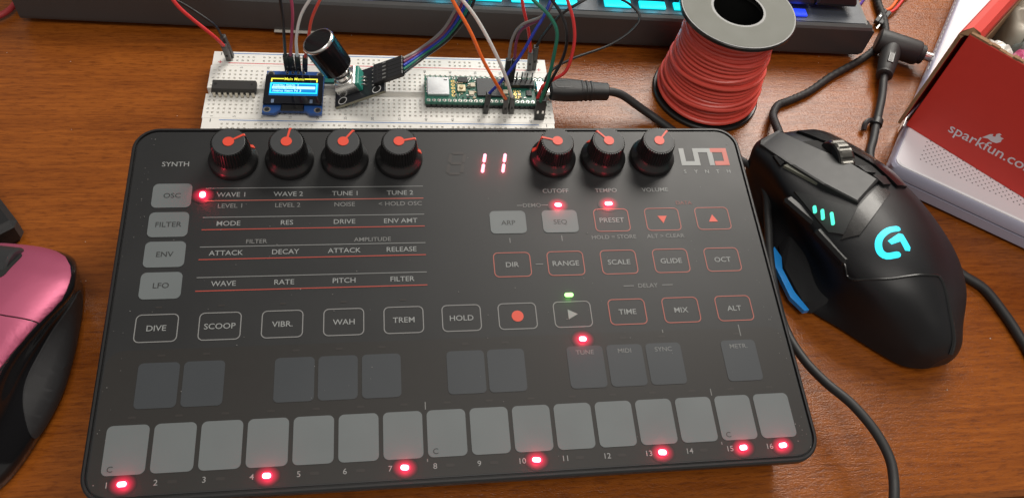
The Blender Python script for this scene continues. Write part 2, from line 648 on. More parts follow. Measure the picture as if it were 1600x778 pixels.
obj('data_caption', text(MB(), 'DATA', 96.7, 35.9, 1.7, 0.1, M=PM), mat('dim_red_print', (0.18, 0.05, 0.04), 0.45), syn)
for yt, yb in ((45.6, 39.8), (32.2, 26.7), (19.1, 13.7), (6.1, 0.5)):
    obj('grey_rule', stroke(MB(), [(-98.1, yt), (-12.8, yt)], 0.36, 0.1, M=PM, capped=False), mat('rule_grey_print', (0.17, 0.175, 0.175), 0.45), syn)
    obj('red_rule', stroke(MB(), [(-98.1, yb), (-12.8, yb)], 0.42, 0.1, M=PM, capped=False), redl_m if yb > 30 else red_m, syn)

# logo: squared letters, last one red, spaced word under it
LX, LY = 99.6, 54.9


def bar(mb, x0, y0, x1, y1):
    mb.flat([(LX + x0, LY + y0), (LX + x1, LY + y0), (LX + x1, LY + y1), (LX + x0, LY + y1)], 0.1, M=PM)


mb = MB()
for a in ((0, 0, 2.3, 9.1), (2.3, 0, 8.6, 2.2), (6.3, 2.2, 8.6, 9.1), (8.6, 6.9, 14.4, 9.1), (12.8, 0, 15.1, 6.9)):
    bar(mb, *a)
for k, ch in enumerate('SYNTH'):
    text(mb, ch, 100.4 + k * 4.95, 51.7, 1.7, 0.1, M=PM)
obj('logo_grey_letters', mb, mat('logo_grey_print', (0.26, 0.27, 0.27), 0.45), syn)
mb = MB()
for a in ((14.4, 6.9, 21.9, 9.1), (19.7, 2.2, 21.9, 6.9), (15.4, 0, 21.9, 2.2)):
    bar(mb, *a)
obj('logo_red_letter', mb, mat('logo_red_print', (0.46, 0.10, 0.075), 0.45), syn)

# seven segment display behind the panel: only the two 1s are lit
seg_on = mat('lit_red_segment', (0.3, 0.02, 0.04), 0.4, emit=(1.0, 0.36, 0.46), estr=2.4)
seg_off = mat('unlit_segment', (0.028, 0.024, 0.023), 0.4)
glow_m = mat('red_led_lens', (0.4, 0.02, 0.04), 0.4, emit=(1.0, 0.02, 0.09), estr=1.3)
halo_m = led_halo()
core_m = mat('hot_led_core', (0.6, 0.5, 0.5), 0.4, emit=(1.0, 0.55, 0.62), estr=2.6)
green_m = mat('green_led_lens', (0.05, 0.4, 0.05), 0.4, emit=(0.45, 1.0, 0.30), estr=2.2)


def seg(mb, x0, y0, x1, y1, w_=1.35):
    d = Vector((x1 - x0, y1 - y0)).normalized()
    n = Vector((-d.y, d.x)) * w_ / 2
    a, b = Vector((x0, y0)), Vector((x1, y1))
    p = [a, a + d * 0.6 + n, b - d * 0.6 + n, b, b - d * 0.6 - n, a + d * 0.6 - n]
    mb.flat([tuple(q) for q in p[::-1]], 0.1, M=PM)


def red_lamp(parent, x, y, h=2.4, e=0.0020, col=(1, 0.03, 0.07)):
    d = bpy.data.lights.new('led_glow', 'POINT')
    d.energy = e
    d.color = col
    d.shadow_soft_size = 0.0012
    o = bpy.data.objects.new('led_glow', d)
    COL.objects.link(o)
    o.parent = parent
    o.location = (PM @ Vector((x, y, h))) * S


for dx in (-8.7, 0.0, 8.6):
    slx = 0.2
    pts = {}
    mo, mu = MB(), MB()
    cx = 10.2 + dx
    for (ax, ay, bx, by) in ((2.9, 5.0, 2.9, 0.2), (2.9, -0.2, 2.9, -5.0)):
        seg(mo if dx > -5 else mu, cx + ax + ay * slx, 56.8 + ay, cx + bx + by * slx, 56.8 + by)
    if dx < -5:
        for (ax, ay, bx, by) in ((-2.9, 5.0, -2.9, 0.2), (-2.9, -0.2, -2.9, -5.0), (-2.6, 5.2, 2.6, 5.2), (-2.6, 0, 2.6, 0), (-2.6, -5.2, 2.6, -5.2)):
            seg(mu, cx + ax + ay * slx, 56.8 + ay, cx + bx + by * slx, 56.8 + by)
        obj('display_digit', mu, seg_off, syn)
    else:
        obj('display_digit', mo, seg_on, syn)
        red_lamp(syn, cx + 3.3, 59.2, 1.8, 0.0008)
        red_lamp(syn, cx + 2.5, 54.4, 1.8, 0.0008)
LIT = [(KX[k] + 0.35, -69.0) for k in (0, 3, 6, 9, 12, 14, 15)] + [(45.0, -24.3), (42.5, 35.5), (64.0, 35.8)]


def lens_poly(x, y, w_, h_):
    return rrect(x, y, w_, h_, min(w_, h_) * 0.45, 4)


def led_light(x, y, w_, h_):
    jx, jy = random.uniform(0.92, 1.08), random.uniform(0.92, 1.08)
    M = PM @ Matrix.Translation((x, y, 0)) @ Matrix.Rotation(random.uniform(-0.12, 0.12), 4, 'Z')
    o = obj('indicator_light', MB().prism(lens_poly(0, 0, w_ * jx, h_ * jy), 0.12, 0.40), glow_m, syn, Mx=M)
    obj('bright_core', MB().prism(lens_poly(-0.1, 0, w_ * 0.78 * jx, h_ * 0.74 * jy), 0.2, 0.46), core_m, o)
    obj('bloom_disc', MB().prism(circ(0, 0, 1.0, 32), 0.05, 0.20, M=Matrix.Diagonal((4.8, 3.9, 0.4, 1))), halo_m, o)  # added disc, paints the LED's bloom onto the panel
    red_lamp(syn, x, y, 2.4, 0.0022 * jx)


for x, y in LIT:
    led_light(x, y, 3.9, 2.5)
led_light(-98.9, 42.5, 2.9, 3.9)
o = obj('indicator_light', MB().prism(lens_poly(41.9, -5.6, 3.5, 1.7), 0.03, 0.35, M=PM), green_m, syn, label='green indicator light')
red_lamp(syn, 41.9, -5.6, 1.8, 0.0006, (0.15, 1, 0.05))
off_m = mat('unlit_indicator_print', (0.026, 0.0225, 0.021), 0.45)
for k, x in enumerate(KX):
    if k not in (0, 3, 6, 9, 12, 14, 15):
        obj('unlit_indicator', MB().flat(lens_poly(x + 0.6, -69.0, 3.0, 1.1), 0.09, M=PM), off_m, syn)
    obj('unlit_indicator', MB().flat(lens_poly(x + 0.6, -46.6, 2.6, 0.8), 0.09, M=PM), off_m, syn)
for x in (-107.6, -92.3, -61.3, -46.1, -30.7, -0.1, 14.9, 60.4, 75.7, 105.9):
    obj('unlit_indicator', MB().flat(lens_poly(x + 0.3, -24.4, 2.6, 0.8), 0.09, M=PM), off_m, syn)
for x in COLX[:5]:
    obj('unlit_indicator', MB().flat(lens_poly(x, -5.6, 2.4, 0.7), 0.09, M=PM), off_m, syn)

mb = MB()
rr = random.Random(21)
for i in range(170):
    x, y = rr.uniform(-124, 124), rr.uniform(-71, 71)
    if i % 3 == 0:
        x = rr.choice((-1, 1)) * rr.uniform(119, 125.5)
    q = rr.uniform(0.10, 0.24)
    mb.flat([(x + q * rr.uniform(0.6, 1.4) * math.cos(a), y + q * rr.uniform(0.5, 1.2) * math.sin(a)) for a in (0, 1.2, 2.4, 3.7, 5.0)], 0.27, M=PM)
obj('dust_specks', mb, mat('pale_dust', (0.17, 0.165, 0.16), 0.9), syn, kind='stuff')
# knobs: skirt, fluted cap, red pointer
knob_m = mat('matt_black_knob', (0.007, 0.007, 0.0075), 0.34, rvar=0.05)
cap_m = mat('charcoal_knob_cap', (0.030, 0.032, 0.035), 0.5)
ptr_m = mat('red_pointer_paint', (0.66, 0.065, 0.035), 0.42)
mb = MB().lathe([(9.3, 0.35), (9.75, 0.7), (9.75, 1.9), (9.1, 3.1), (8.1, 4.0), (7.6, 5.4)], 48)
rings = []
N = 160
for r0, z, amp in ((7.6, 4.6, 0.17), (7.25, 8.0, 0.19), (6.85, 12.2, 0.22), (6.6, 12.9, 0.2)):
    rings.append([((r0 + amp * (1 if (i % 4) in (0, 1) else -1)) * math.cos(2 * math.pi * i / N),
                   (r0 + amp * (1 if (i % 4) in (0, 1) else -1)) * math.sin(2 * math.pi * i / N), z) for i in range(N)])
mb.loft(rings, 0, False, True, True)
mk_cap = MB().lathe([(6.25, 12.6), (6.25, 13.02), (6.1, 13.1)], 40)
mk_ptr = MB().prism(circ(0, 0, 2.15, 28), 12.8, 13.35)
mk_ptr.box((4.3, 0, 13.05), (4.6, 0.8, 0.56))
mk_ptr.hull([(x, y, z) for x, y, z in ((6.2, -.5, 13.2), (6.2, .5, 13.2), (6.95, -.5, 12.9), (6.95, .5, 12.9), (7.95, -.5, 5.3), (7.95, .5, 5.3),
                                       (7.3, -.5, 5.3), (7.3, .5, 5.3))])
mk_ptr.hull([(7.6, -.7, 5.3), (7.6, .7, 5.3), (9.4, -.9, 3.1), (9.4, .9, 3.1), (7.3, -.7, 4.5), (7.3, .7, 4.5), (9.1, -.9, 2.7), (9.1, .9, 2.7)])
KN = [(-88.2, 31), (-66.2, 79), (-44.2, 54), (-22.2, 12), (42.8, 164), (64.6, 131), (86.4, 50)]
first = None
for x, a in KN:
    M = PM @ Matrix.Translation((x, 58.7, 0)) @ Matrix.Rotation(R(a), 4, 'Z')
    if first is None:
        k0 = obj('knob', mb, knob_m, syn, Mx=M)
        obj('knob_top', mk_cap, cap_m, k0)
        obj('pointer', mk_ptr, ptr_m, k0)
        first = k0
    else:
        c = copy_tree(first, syn)
        Ms = M.copy()
        Ms.translation = M.translation * S
        c.matrix_local = Ms
# black power cable: leaves the back edge, dips past the right side and runs off the front of the desk
cab = [(120, 62, 8), (131, 80, 8), (138.2, 87.4, 8), (145.2, 82.4, 8), (149.4, 75.0, 9), (150.9, 62.2, 9), (147.8, 45.9, 8), (144.1, 27.4, 6), (141.4, 7.6, 5), (140.2, -10.7, 6),
       (141.4, -26.7, 10), (145.2, -39.6, 14), (151.0, -50.5, 17), (155.7, -61.9, 18), (157.8, -72.3, 18), (156.6, -80.9, 18), (152.5, -91.4, 18), (148, -102, 14), (144, -112, 6), (142, -124, -8)]
obj('power_cable', MB().tube(cab, 1.9, 14, 8), BLACKR, syn)

# ================================================================== BREADBOARD
BYAW = -0.0213022
BO = Vector((-110.095, 154.392, 0))
BM = Matrix.Translation(BO) @ Matrix.Rotation(BYAW, 4, 'Z')


def bbw(X, Y, z=9.5):
    return BM @ Vector((X, -Y, z))


bread = thing('breadboard', 'white solderless breadboard lying behind the black synthesizer', 'breadboard', Mx=BM)
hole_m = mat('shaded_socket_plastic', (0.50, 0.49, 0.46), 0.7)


def holed(mb, x0, x1, y0, y1, z, xs, ys, base, hw=0.55, deep=1.1):
    bx = [x0] + [v for x in xs for v in (x - hw, x + hw)] + [x1]
    by = [y0] + [v for y in ys for v in (y - hw, y + hw)] + [y1]
    for i in range(len(bx) - 1):
        for j in range(len(by) - 1):
            a, b, c, d = bx[i], bx[i + 1], by[j], by[j + 1]
            if i % 2 and j % 2:
                t = 0.16
                o = [(a, -c, z), (b, -c, z), (b, -d, z), (a, -d, z)]
                n = [(a + t, -c - t, z - deep), (b - t, -c - t, z - deep), (b - t, -d + t, z - deep), (a + t, -d + t, z - deep)]
                mb.add(o + n, [(0, 4, 5, 1), (1, 5, 6, 2), (2, 6, 7, 3), (3, 7, 4, 0)], 0)
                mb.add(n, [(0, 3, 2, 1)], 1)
            else:
                mb.add([(a, -c, z), (b, -c, z), (b, -d, z), (a, -d, z)], [(0, 3, 2, 1)], 0)
    q = [(x0, -y0), (x1, -y0), (x1, -y1), (x0, -y1)]
    mb.add([(x, y, z) for x, y in q] + [(x, y, base) for x, y in q], [(0, 1, 5, 4), (1, 2, 6, 5), (2, 3, 7, 6), (3, 0, 4, 7), (4, 5, 6, 7)], 0)


colx = [3.8 + 2.54 * i for i in range(63)]
railx = [8.9 + 15.24 * g + 2.54 * i for g in range(10) for i in range(5)]
mb = MB()
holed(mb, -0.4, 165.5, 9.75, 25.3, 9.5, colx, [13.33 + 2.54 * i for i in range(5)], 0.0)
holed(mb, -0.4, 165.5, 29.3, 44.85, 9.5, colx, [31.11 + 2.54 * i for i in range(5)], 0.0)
mb.box((82.5, -27.3, 3.2), (164.6, 4.2, 6.2))
term = obj('terminal_block', mb, [WHITEP, hole_m], bread)
blue_l = mat('blue_stripe_print', (0.06, 0.19, 0.48), 0.5)
red_l = mat('red_stripe_print', (0.62, 0.07, 0.09), 0.5)
grey_ink = mat('grey_board_print', (0.12, 0.12, 0.12), 0.6)
mb = MB()
for c in [1] + list(range(5, 64, 5)):
    for Y in (10.95, 43.7):
        text(mb, str(c), colx[c - 1], -Y, 1.25, 9.56, rot=R(90))
for k, ch in enumerate('jihgf'):
    for X in (1.5, 163.4):
        text(mb, ch, X, -(13.33 + 2.54 * k), 1.3, 9.56, rot=R(90))
for k, ch in enumerate('edcba'):
    for X in (1.5, 163.4):
        text(mb, ch, X, -(31.11 + 2.54 * k), 1.3, 9.56, rot=R(90))
obj('printed_characters', mb, grey_ink, term)
for Y0, Y1, ys, yb, yr in ((0, 9.6, (3.5, 6.04), 1.2, 8.0), (45.0, 54.6, (48.4, 50.94), 46.1, 53.1)):
    mb = MB()
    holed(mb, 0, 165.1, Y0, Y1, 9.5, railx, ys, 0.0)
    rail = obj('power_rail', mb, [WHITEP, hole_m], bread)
    obj('blue_stripe', stroke(MB(), [(7.5, -yb), (157.5, -yb)], 0.45, 9.56, capped=False), blue_l, rail)
    obj('red_stripe', stroke(MB(), [(7.5, -yr), (157.5, -yr)], 0.45, 9.56, capped=False), red_l, rail)
    for X in (3.6, 161.2):
        obj('minus_mark', stroke(MB(), [(X, -yb - 1.3), (X, -yb + .7)], 0.4, 9.56, 0, capped=False), grey_ink, rail)
        cyr = -yr + 0.5
        obj('plus_mark', MB().flat([(X + a, cyr + b) for a, b in ((-1, -.2), (-.2, -.2), (-.2, -1), (.2, -1), (.2, -.2), (1, -.2), (1, .2), (.2, .2), (.2, 1), (-.2, 1), (-.2, .2), (-1, .2))], 9.56), red_l, rail)


def bthing(name, label, cat, X, Y, z=9.5, group=None, extra=None):
    M = Matrix.Translation(bbw(X, Y, z)) @ Matrix.Rotation(BYAW, 4, 'Z')
    if extra is not None:
        M = M @ extra
    return thing(name, label, cat, Mx=M, group=group)


# ---- DIP chip
chip = bthing('integrated_circuit', 'black sixteen pin chip pushed into the left end of the breadboard', 'chip', colx[0] + 8.89, 27.3)
mb = MB()
yb, yt = 3.35, 2.95
pts = []
for x0, y0, z in ((10.1, 3.0, 1.0), (10.2, 3.35, 2.6), (9.8, 2.9, 4.4)):
    pts += [(i * x0, j * y0, z) for i in (-1, 1) for j in (-1, 1)]
mb.hull(pts)
body = obj('body', mb, mat('chip_epoxy', (0.022, 0.021, 0.020), 0.55, bump=0.15, bscale=3000), chip)
obj('index_notch', MB().prism(circ(-8.3, 0.3, 0.75, 16), 4.4, 4.46), DARK, body)
obj('index_notch', MB().prism(circ(8.3, 0.3, 0.6, 16), 4.4, 4.46), DARK, body)
tin = mat('tinned_leads', (0.62, 0.58, 0.50), 0.35, 0.9)
for i in range(8):
    for s in (-1, 1):
        x = -8.89 + 2.54 * i
        mb = MB().box((x, s * 3.65, 2.5), (1.4, 0.75, 0.3), 0.08).box((x, s * 3.92, 1.4), (1.4, 0.3, 2.4), 0.08).box((x, s * 3.92, 0.0), (0.55, 0.28, 1.4))
        obj('leg', mb, tin, chip)

# ---- small OLED screen module
X0, Y0 = 27.2, 17.3
oled = bthing('screen_module', 'small blue screen module showing a yellow and cyan menu on the breadboard', 'display module', X0, Y0)
pcb_b = mat('blue_circuit_board', (0.016, 0.070, 0.26), 0.35, var=0.15, vscale=400)


def ol(X, Y):
    return (X - X0, -(Y - Y0))


bp = [(0, 0), (27.1, 0), (27.1, -27.8), (21.4, -27.8), (19.6, -26.0), (7.4, -26.0), (5.8, -27.8), (0, -27.8)]
board = obj('circuit_board', MB().prism(bp[::-1], 2.7, 4.2), pcb_b, oled)
for X, Y in ((2.0, -1.9), (25.1, -1.9), (2.0, -25.6), (25.1, -25.6)):
    mb = MB().ring(circ(X, Y, 1.75), circ(X, Y, 1.15), 4.24)
    mb.flat(circ(X, Y, 1.15), 4.23, 1)
    obj('mounting_hole', mb, [METAL, DARK], board)
glass = obj('glass_panel', MB().box((13.5, -13.4, 5.0), (26.9, 19.0, 1.55), 0.15), mat('display_glass', (0.006, 0.007, 0.012), 0.08, rvar=0.02), oled)
ZS = 5.85
cy_m = mat('cyan_pixels', (0.0, 0.1, 0.2), 0.5, emit=(0.02, 0.80, 1.0), estr=1.5)
cyw_m = mat('bright_cyan_pixels', (0.1, 0.2, 0.2), 0.5, emit=(0.45, 0.95, 1.0), estr=1.5)
bl_m = mat('dim_blue_pixels', (0.0, 0.02, 0.08), 0.4, emit=(0.0, 0.28, 0.75), estr=0.95)
ye_m = mat('yellow_pixels', (0.2, 0.2, 0.0), 0.5, emit=(1.0, 0.92, 0.08), estr=1.2)
mb = MB()
mb.flat([(2.4, -17.2), (24.8, -17.2), (24.8, -9.4), (2.4, -9.4)], ZS - 0.03, 1)
mb.ring([(2.6, -16.5), (24.4, -16.5), (24.4, -9.7), (2.6, -9.7)], [(3.2, -15.9), (23.8, -15.9), (23.8, -10.3), (3.2, -10.3)], ZS)
mb.flat([(3.6, -13.6), (23.4, -13.6), (23.4, -11.9), (3.6, -11.9)], ZS, 2)
text(mb, 'menu item 1', 4.0, -11.0, 1.3, ZS, w_=11.5, m=2, align='l')
text(mb, 'menu item 2', 4.0, -12.75, 1.25, ZS + 0.02, w_=11.0, m=1, align='l')
text(mb, 'menu item N 3', 4.0, -14.75, 1.45, ZS, w_=13.0, m=2, align='l')
mb.flat([(2.4, -17.9), (24.8, -17.9), (24.8, -17.5), (2.4, -17.5)], ZS - 0.03, 1)
obj('menu_list', mb, [cy_m, bl_m, cyw_m], glass)
mb = MB()
mb.flat([(2.7, -7.25), (8.6, -7.25), (8.6, -6.55), (2.7, -6.55)], ZS)
mb.flat([(18.2, -7.25), (24.3, -7.25), (24.3, -6.55), (18.2, -6.55)], ZS)
mb.flat([(2.7, -9.0), (3.3, -9.0), (3.3, -7.25), (2.7, -7.25)], ZS)
mb.flat([(23.7, -9.0), (24.3, -9.0), (24.3, -7.25), (23.7, -7.25)], ZS)
text(mb, 'Main Menu', 13.4, -6.9, 1.7, ZS, w_=9.0)
obj('menu_title', mb, ye_m, glass)
obj('flex_connector', MB().box((13.6, -25.1, 4.9), (10.6, 3.6, 1.3), 0.5), BLACKG, oled)
mb = MB()
for x in (4.4, 22.0):
    mb.flat(rrect(x, -21.6, 1.3, 2.4, 0.2), ZS - 0.03)
obj('glass_marks', mb, mat('pale_blue_tab', (0.16, 0.22, 0.34), 0.4), glass)
obj('pin_header', MB().box((13.6, -1.1, 1.5), (10.2, 2.5, 2.4), 0.2), BLACKP, oled)
for i in range(4):
    obj('header_pin', MB().lathe([(0.95, 4.2), (0.75, 4.7), (0.35, 5.3), (0.3, 6.1)], 10, M=Matrix.Translation((9.6 + 2.6 * i, -1.1, 0))), METAL, oled)

# ---- small teal block with a white carrier
teal = bthing('terminal_tab', 'small teal block in a white holder between screen module and rotary knob', 'electronic component', 57.2, 20.6)
obj('teal_face', MB().box((-0.5, 0.4, 2.6), (4.9, 5.8, 1.0), 0.25), mat('teal_plastic', (0.004, 0.14, 0.125), 0.4), teal)
obj('carrier', MB().box((0.3, 0, 1.1), (6.6, 7.4, 2.0), 0.3), WHITEP, teal)

# ---- rotary encoder module, leaning left
TE = 26
enc_M = Matrix.Translation(bbw(60.6, 38.2, 9.7)) @ Matrix.Rotation(BYAW + R(0.5), 4, 'Z') @ Matrix.Rotation(-R(TE), 4, 'Y')
enc = thing('rotary_encoder', 'tilted rotary encoder module with tall black knob on a small black board', 'rotary encoder', Mx=enc_M)
pcb_k = mat('black_circuit_board', (0.014, 0.016, 0.020), 0.35, var=0.2, vscale=400)
board = obj('circuit_board', MB().prism([(0, 0), (26, 0), (26, 19), (0, 19)], 0, 1.6), [pcb_k], enc)
obj('board_edge', MB().box((13, -0.03, 0.8), (25.9, 0.1, 1.3)), mat('pale_board_edge', (0.22, 0.21, 0.15), 0.6), board)
for X, Y in ((4.0, 2.6), (22.0, 2.6)):
    mb = MB().ring(circ(X, Y, 2.3), circ(X, Y, 1.9), 1.66)
    mb.flat(circ(X, Y, 1.5), 1.66, 1)
    obj('mounting_hole', mb, [mat('white_board_print', (0.7, 0.7, 0.7), 0.5), DARK], board)
obj('encoder_body', MB().box((8.0, 11.0, 4.6), (10.6, 12.4, 6.0), 0.5), METAL, enc)
obj('terminal_plate', MB().box((14.0, 11.0, 4.2), (1.9, 12.2, 5.2), 0.3), mat('green_phenolic', (0.02, 0.22, 0.17), 0.4), enc)
for yy in (7.0, 9.5, 12.0):
    obj('terminal', MB().tube([(14.8, yy, 3.6), (16.2, yy, 3.2), (17.0, yy, 1.7)], 0.4, 8, 3), METAL, enc)
obj('bushing', MB().lathe([(5.4, 7.4), (5.4, 8.0), (5.0, 8.4), (4.3, 8.6), (4.3, 10.5), (3.2, 10.7), (3.2, 16)], 28, M=Matrix.Translation((8, 11, 0))), METAL, enc)
kn = MB()
rings = []
for r0, z, amp in ((7.0, 14.5, 0.0), (7.6, 15.2, 0.05), (7.6, 30.6, 0.05), (7.3, 31.8, 0.0), (6.7, 32.2, 0.0)):
    rings.append([((r0 + amp * (1 if i % 4 < 2 else -1)) * math.cos(2 * math.pi * i / 96), (r0 + amp * (1 if i % 4 < 2 else -1)) * math.sin(2 * math.pi * i / 96), z) for i in range(96)])
kn.loft(rings, 0, True)
knob = obj('encoder_knob', kn, mat('anodised_black_knob', (0.006, 0.006, 0.007), 0.22, spec=0.3), enc, Mx=Matrix.Translation((8, 11, 0)))
obj('silver_rim', MB().lathe([(7.72, 30.9), (7.74, 31.3), (7.45, 32.0), (7.1, 32.3), (6.9, 32.28), (6.85, 32.0)], 48, cap0=False, cap1=False), METAL, knob)
obj('knob_end', MB().lathe([(6.95, 32.15), (6.0, 32.05), (0.05, 31.9)], 48, cap0=False), BLACKP, knob)
obj('pin_header', MB().box((22.6, 10.6, 2.9), (2.5, 12.8, 2.5), 0.2), BLACKP, enc)
for i in range(5):
    obj('header_pin', MB().box((20.6, 5.5 + 2.54 * i, 2.1), (1.6, 0.6, 0.6), 0.1), METAL, enc)

# ---- microcontroller board
mcu = bthing('microcontroller_board', 'long green microcontroller board with silver card slot on the breadboard', 'circuit board', 102.5, 18.0)
pcb_g = mat('green_circuit_board', (0.012, 0.11, 0.075), 0.35, var=0.25, vscale=500)


def box_at(mb, X, Y, wx, wy, z0, h, b=0.08, m=0):
    return mb.box((X - 102.5, -(Y - 18.0), z0 + h / 2), (wx, wy, h), b, m)


board = obj('circuit_board', MB().prism([(0, -18.0), (59.5, -18.0), (59.5, 0), (0, 0)], 2.6, 4.2), pcb_g, mcu)
for Y in (19.3, 34.7):
    mb = MB()
    for i in range(23):
        box_at(mb, 104.2 + 2.54 * i, Y, 2.5, 2.5, 0.1, 2.4, 0.35)
    obj('pin_header', mb, BLACKP, mcu)
mb = MB()
for Y in (19.3, 34.7):
    for i in range(23):
        X = 104.2 + 2.54 * i - 102.5
        mb.ring(circ(X, -(Y - 18), 0.95, 12), circ(X, -(Y - 18), 0.45, 12), 4.24, 2)
        mb.lathe([(0.5, 4.2), (0.32, 4.9)], 8, 1, M=Matrix.Translation((X, -(Y - 18), 0)))
for Y in [21.6 + 2.4 * i for i in range(5)]:
    mb.ring(circ(116.3 - 102.5, -(Y - 18), 0.95, 12), circ(116.3 - 102.5, -(Y - 18), 0.45, 12), 4.24, 0)
for a in range(3):
    for b in range(2):
        mb.ring(circ(146.7 + 2.0 * b - 102.5, -(27.5 + 2.0 * a - 18), 0.85, 12), circ(146.7 + 2.0 * b - 102.5, -(27.5 + 2.0 * a - 18), 0.4, 12), 4.24, 0)
obj('solder_pads', mb, [GOLD, METAL, mat('tinned_pad', (0.55, 0.55, 0.52), 0.35, 0.8)], board)
slot = obj('card_slot', box_at(MB(), 109.0, 26.1, 10.6, 11.6, 4.2, 1.5, 0.2), mat('card_slot_steel', (0.66, 0.67, 0.69), 0.38, 0.6), mcu)
mb = MB()
for i in range(8):
    box_at(mb, 103.4, 21.8 + 1.1 * i, 1.0, 0.5, 4.2, 0.5)
obj('slot_contacts', mb, METAL, slot)
obj('slot_window', MB().flat([(9.3, -4.6), (10.9, -4.6), (10.9, -4.0), (9.3, -4.0)], 5.75), DARK, slot)
o = obj('reset_button', box_at(MB(), 120.3, 27.0, 4.3, 4.4, 4.2, 1.3, 0.3), mat('button_steel', (0.60, 0.53, 0.38), 0.35, 0.8), mcu)
obj('button_plunger', MB().lathe([(1.1, 5.4), (1.0, 6.2)], 16, M=Matrix.Translation((120.3 - 102.5, -9, 0))), mat('tan_plunger', (0.55, 0.45, 0.25), 0.5), o)
obj('processor', box_at(MB(), 134.3, 26.0, 12.8, 12.2, 4.2, 1.2, 0.12), mat('processor_epoxy', (0.040, 0.042, 0.046), 0.4, bump=0.1, bscale=2500), mcu)
obj('memory_chip', box_at(MB(), 121.2, 21.0, 4.8, 3.4, 4.2, 0.9, 0.1), BLACKP, mcu)
obj('regulator_chip', box_at(MB(), 153.5, 29.4, 2.8, 3.6, 4.2, 0.9, 0.1), BLACKP, mcu)
for X, Y in ((125.1, 30.1), (143.0, 23.2), (126.0, 24.4), (141.9, 28.8)):
    mb = box_at(MB(), X, Y, 2.4, 2.6, 4.2, 1.0, 0.15)
    obj('crystal', mb, mat('ceramic_tan', (0.58, 0.52, 0.40), 0.4), mcu)
mb = MB()
rr = random.Random(3)
for i in range(110):
    X, Y = rr.choice([rr.uniform(116.9, 127.5), rr.uniform(141.5, 160)]), rr.uniform(20.6, 33.2)
    if 144 < X < 157 and Y < 26 or abs(X - 120.3) < 2.6 and abs(Y - 27) < 2.6:
        continue
    w_, h_ = rr.choice([(1.0, 0.5), (0.5, 1.0), (1.3, 0.7), (0.5, 0.5)])
    box_at(mb, X, Y, w_, h_, 4.2, 0.5, 0.05, rr.randint(0, 2))
obj('surface_components', mb, [mat('capacitor_tan', (0.42, 0.34, 0.22), 0.5), BLACKP, METAL], mcu)
hdr = obj('socket_header', box_at(MB(), 150.2, 23.6, 12.3, 4.2, 4.2, 2.4, 0.15), BLACKP, mcu)
for X in (147.5, 150.04, 152.6, 155.1):
    obj('upright_pin', MB().box((X - 102.5, -(22.7 - 18), 8.3), (0.62, 0.62, 8.0), 0.12), mat('dark_pin_metal', (0.20, 0.20, 0.21), 0.35, 0.9), hdr)
obj('usb_socket', box_at(MB(), 160.2, 26.6, 6.0, 7.6, 4.2, 2.6, 0.4), METAL, mcu)

# ---- USB cable
usb = thing('usb_cable', 'black usb cable plugged into the right end of the green board', 'cable', tuple(bbw(166, 27, 9.5)))
A, B = Vector((53.2, 123.6, 15.2)), Vector((82.9, 123.2, 14.2))
ax = (B - A).normalized()
side = Vector((0, 0, 1)).cross(ax).normalized()
upv = ax.cross(side)
UM = Matrix((ax, side, upv)).transposed().to_4x4()
UM.translation = A
rings = []
for t, hw, hh in ((0, 4.4, 3.4), (0.6, 5.3, 4.1), (9, 5.6, 4.3), (15.5, 5.0, 4.1), (18.0, 4.4, 3.9), (24.0, 4.0, 3.8), (29.5, 3.8, 3.7), (30.0, 3.3, 3.2)):
    rings.append([(t, hw * math.copysign(abs(math.cos(a)) ** 0.6, math.cos(a)), hh * math.copysign(abs(math.sin(a)) ** 0.6, math.sin(a))) for a in [2 * math.pi * i / 32 for i in range(32)]])
plug = obj('plug_body', MB().loft(rings, 0, True, M=UM), BLACKR, usb, world=True)
mb = MB()
for t in (16.2, 18.6, 21.0):
    rg = [[(t + dt, (4.75 - (t - 16) * .09 + dr * 0.6) * math.copysign(abs(math.cos(a)) ** 0.6, math.cos(a)), (4.1 + dr * 0.6 - (t - 16) * .03) * math.copysign(abs(math.sin(a)) ** 0.6, math.sin(a))) for a in [2 * math.pi * i / 32 for i in range(32)]] for dt, dr in ((-0.7, 0), (-0.4, .35), (0.4, .35), (0.7, 0))]
    mb.loft(rg, 0, True, M=UM)
obj('strain_ribs', mb, BLACKR, plug, world=True)
obj('thumb_recess', MB().ring(rrect(6.2, 0, 8.6, 5.4, 2.5), rrect(6.2, 0, 8.0, 4.8, 2.2), 4.36, M=UM), BLACKP, plug, world=True)
obj('metal_plug', MB().box((-2.0, 0, 0.2), (4.6, 7.0, 2.2), 0.5, M=UM), METAL, usb, world=True)
obj('cable', MB().tube([(81.5, 123.2, 14.2), (86, 123.6, 13.6), (91.9, 123.0, 11.5), (100.7, 119.5, 7), (108, 115.6, 4), (117.5, 107.0, 2.4), (122, 100.0, 2.4), (127, 92, 2.4), (126, 84, 2.4)], 2.1, 14, 8), BLACKR, usb, world=True)

# ================================================================== JUMPER WIRES
WC = {'red': (0.62, 0.035, 0.035), 'black': (0.012, 0.012, 0.013), 'plum': (0.34, 0.05, 0.10), 'white': (0.62, 0.60, 0.58), 'scarlet': (0.58, 0.065, 0.04),
      'grey': (0.20, 0.185, 0.18), 'purple': (0.15, 0.03, 0.075), 'blue': (0.015, 0.035, 0.34), 'green': (0.010, 0.135, 0.085), 'orange': (0.80, 0.14, 0.02)}


def insul(c):
    return mat(c + '_wire_insulation', WC[c], 0.38, rvar=0.04)


dup_m = mat('connector_plastic', (0.016, 0.016, 0.017), 0.4)
dupg_m = mat('worn_connector_plastic', (0.055, 0.052, 0.050), 0.45)


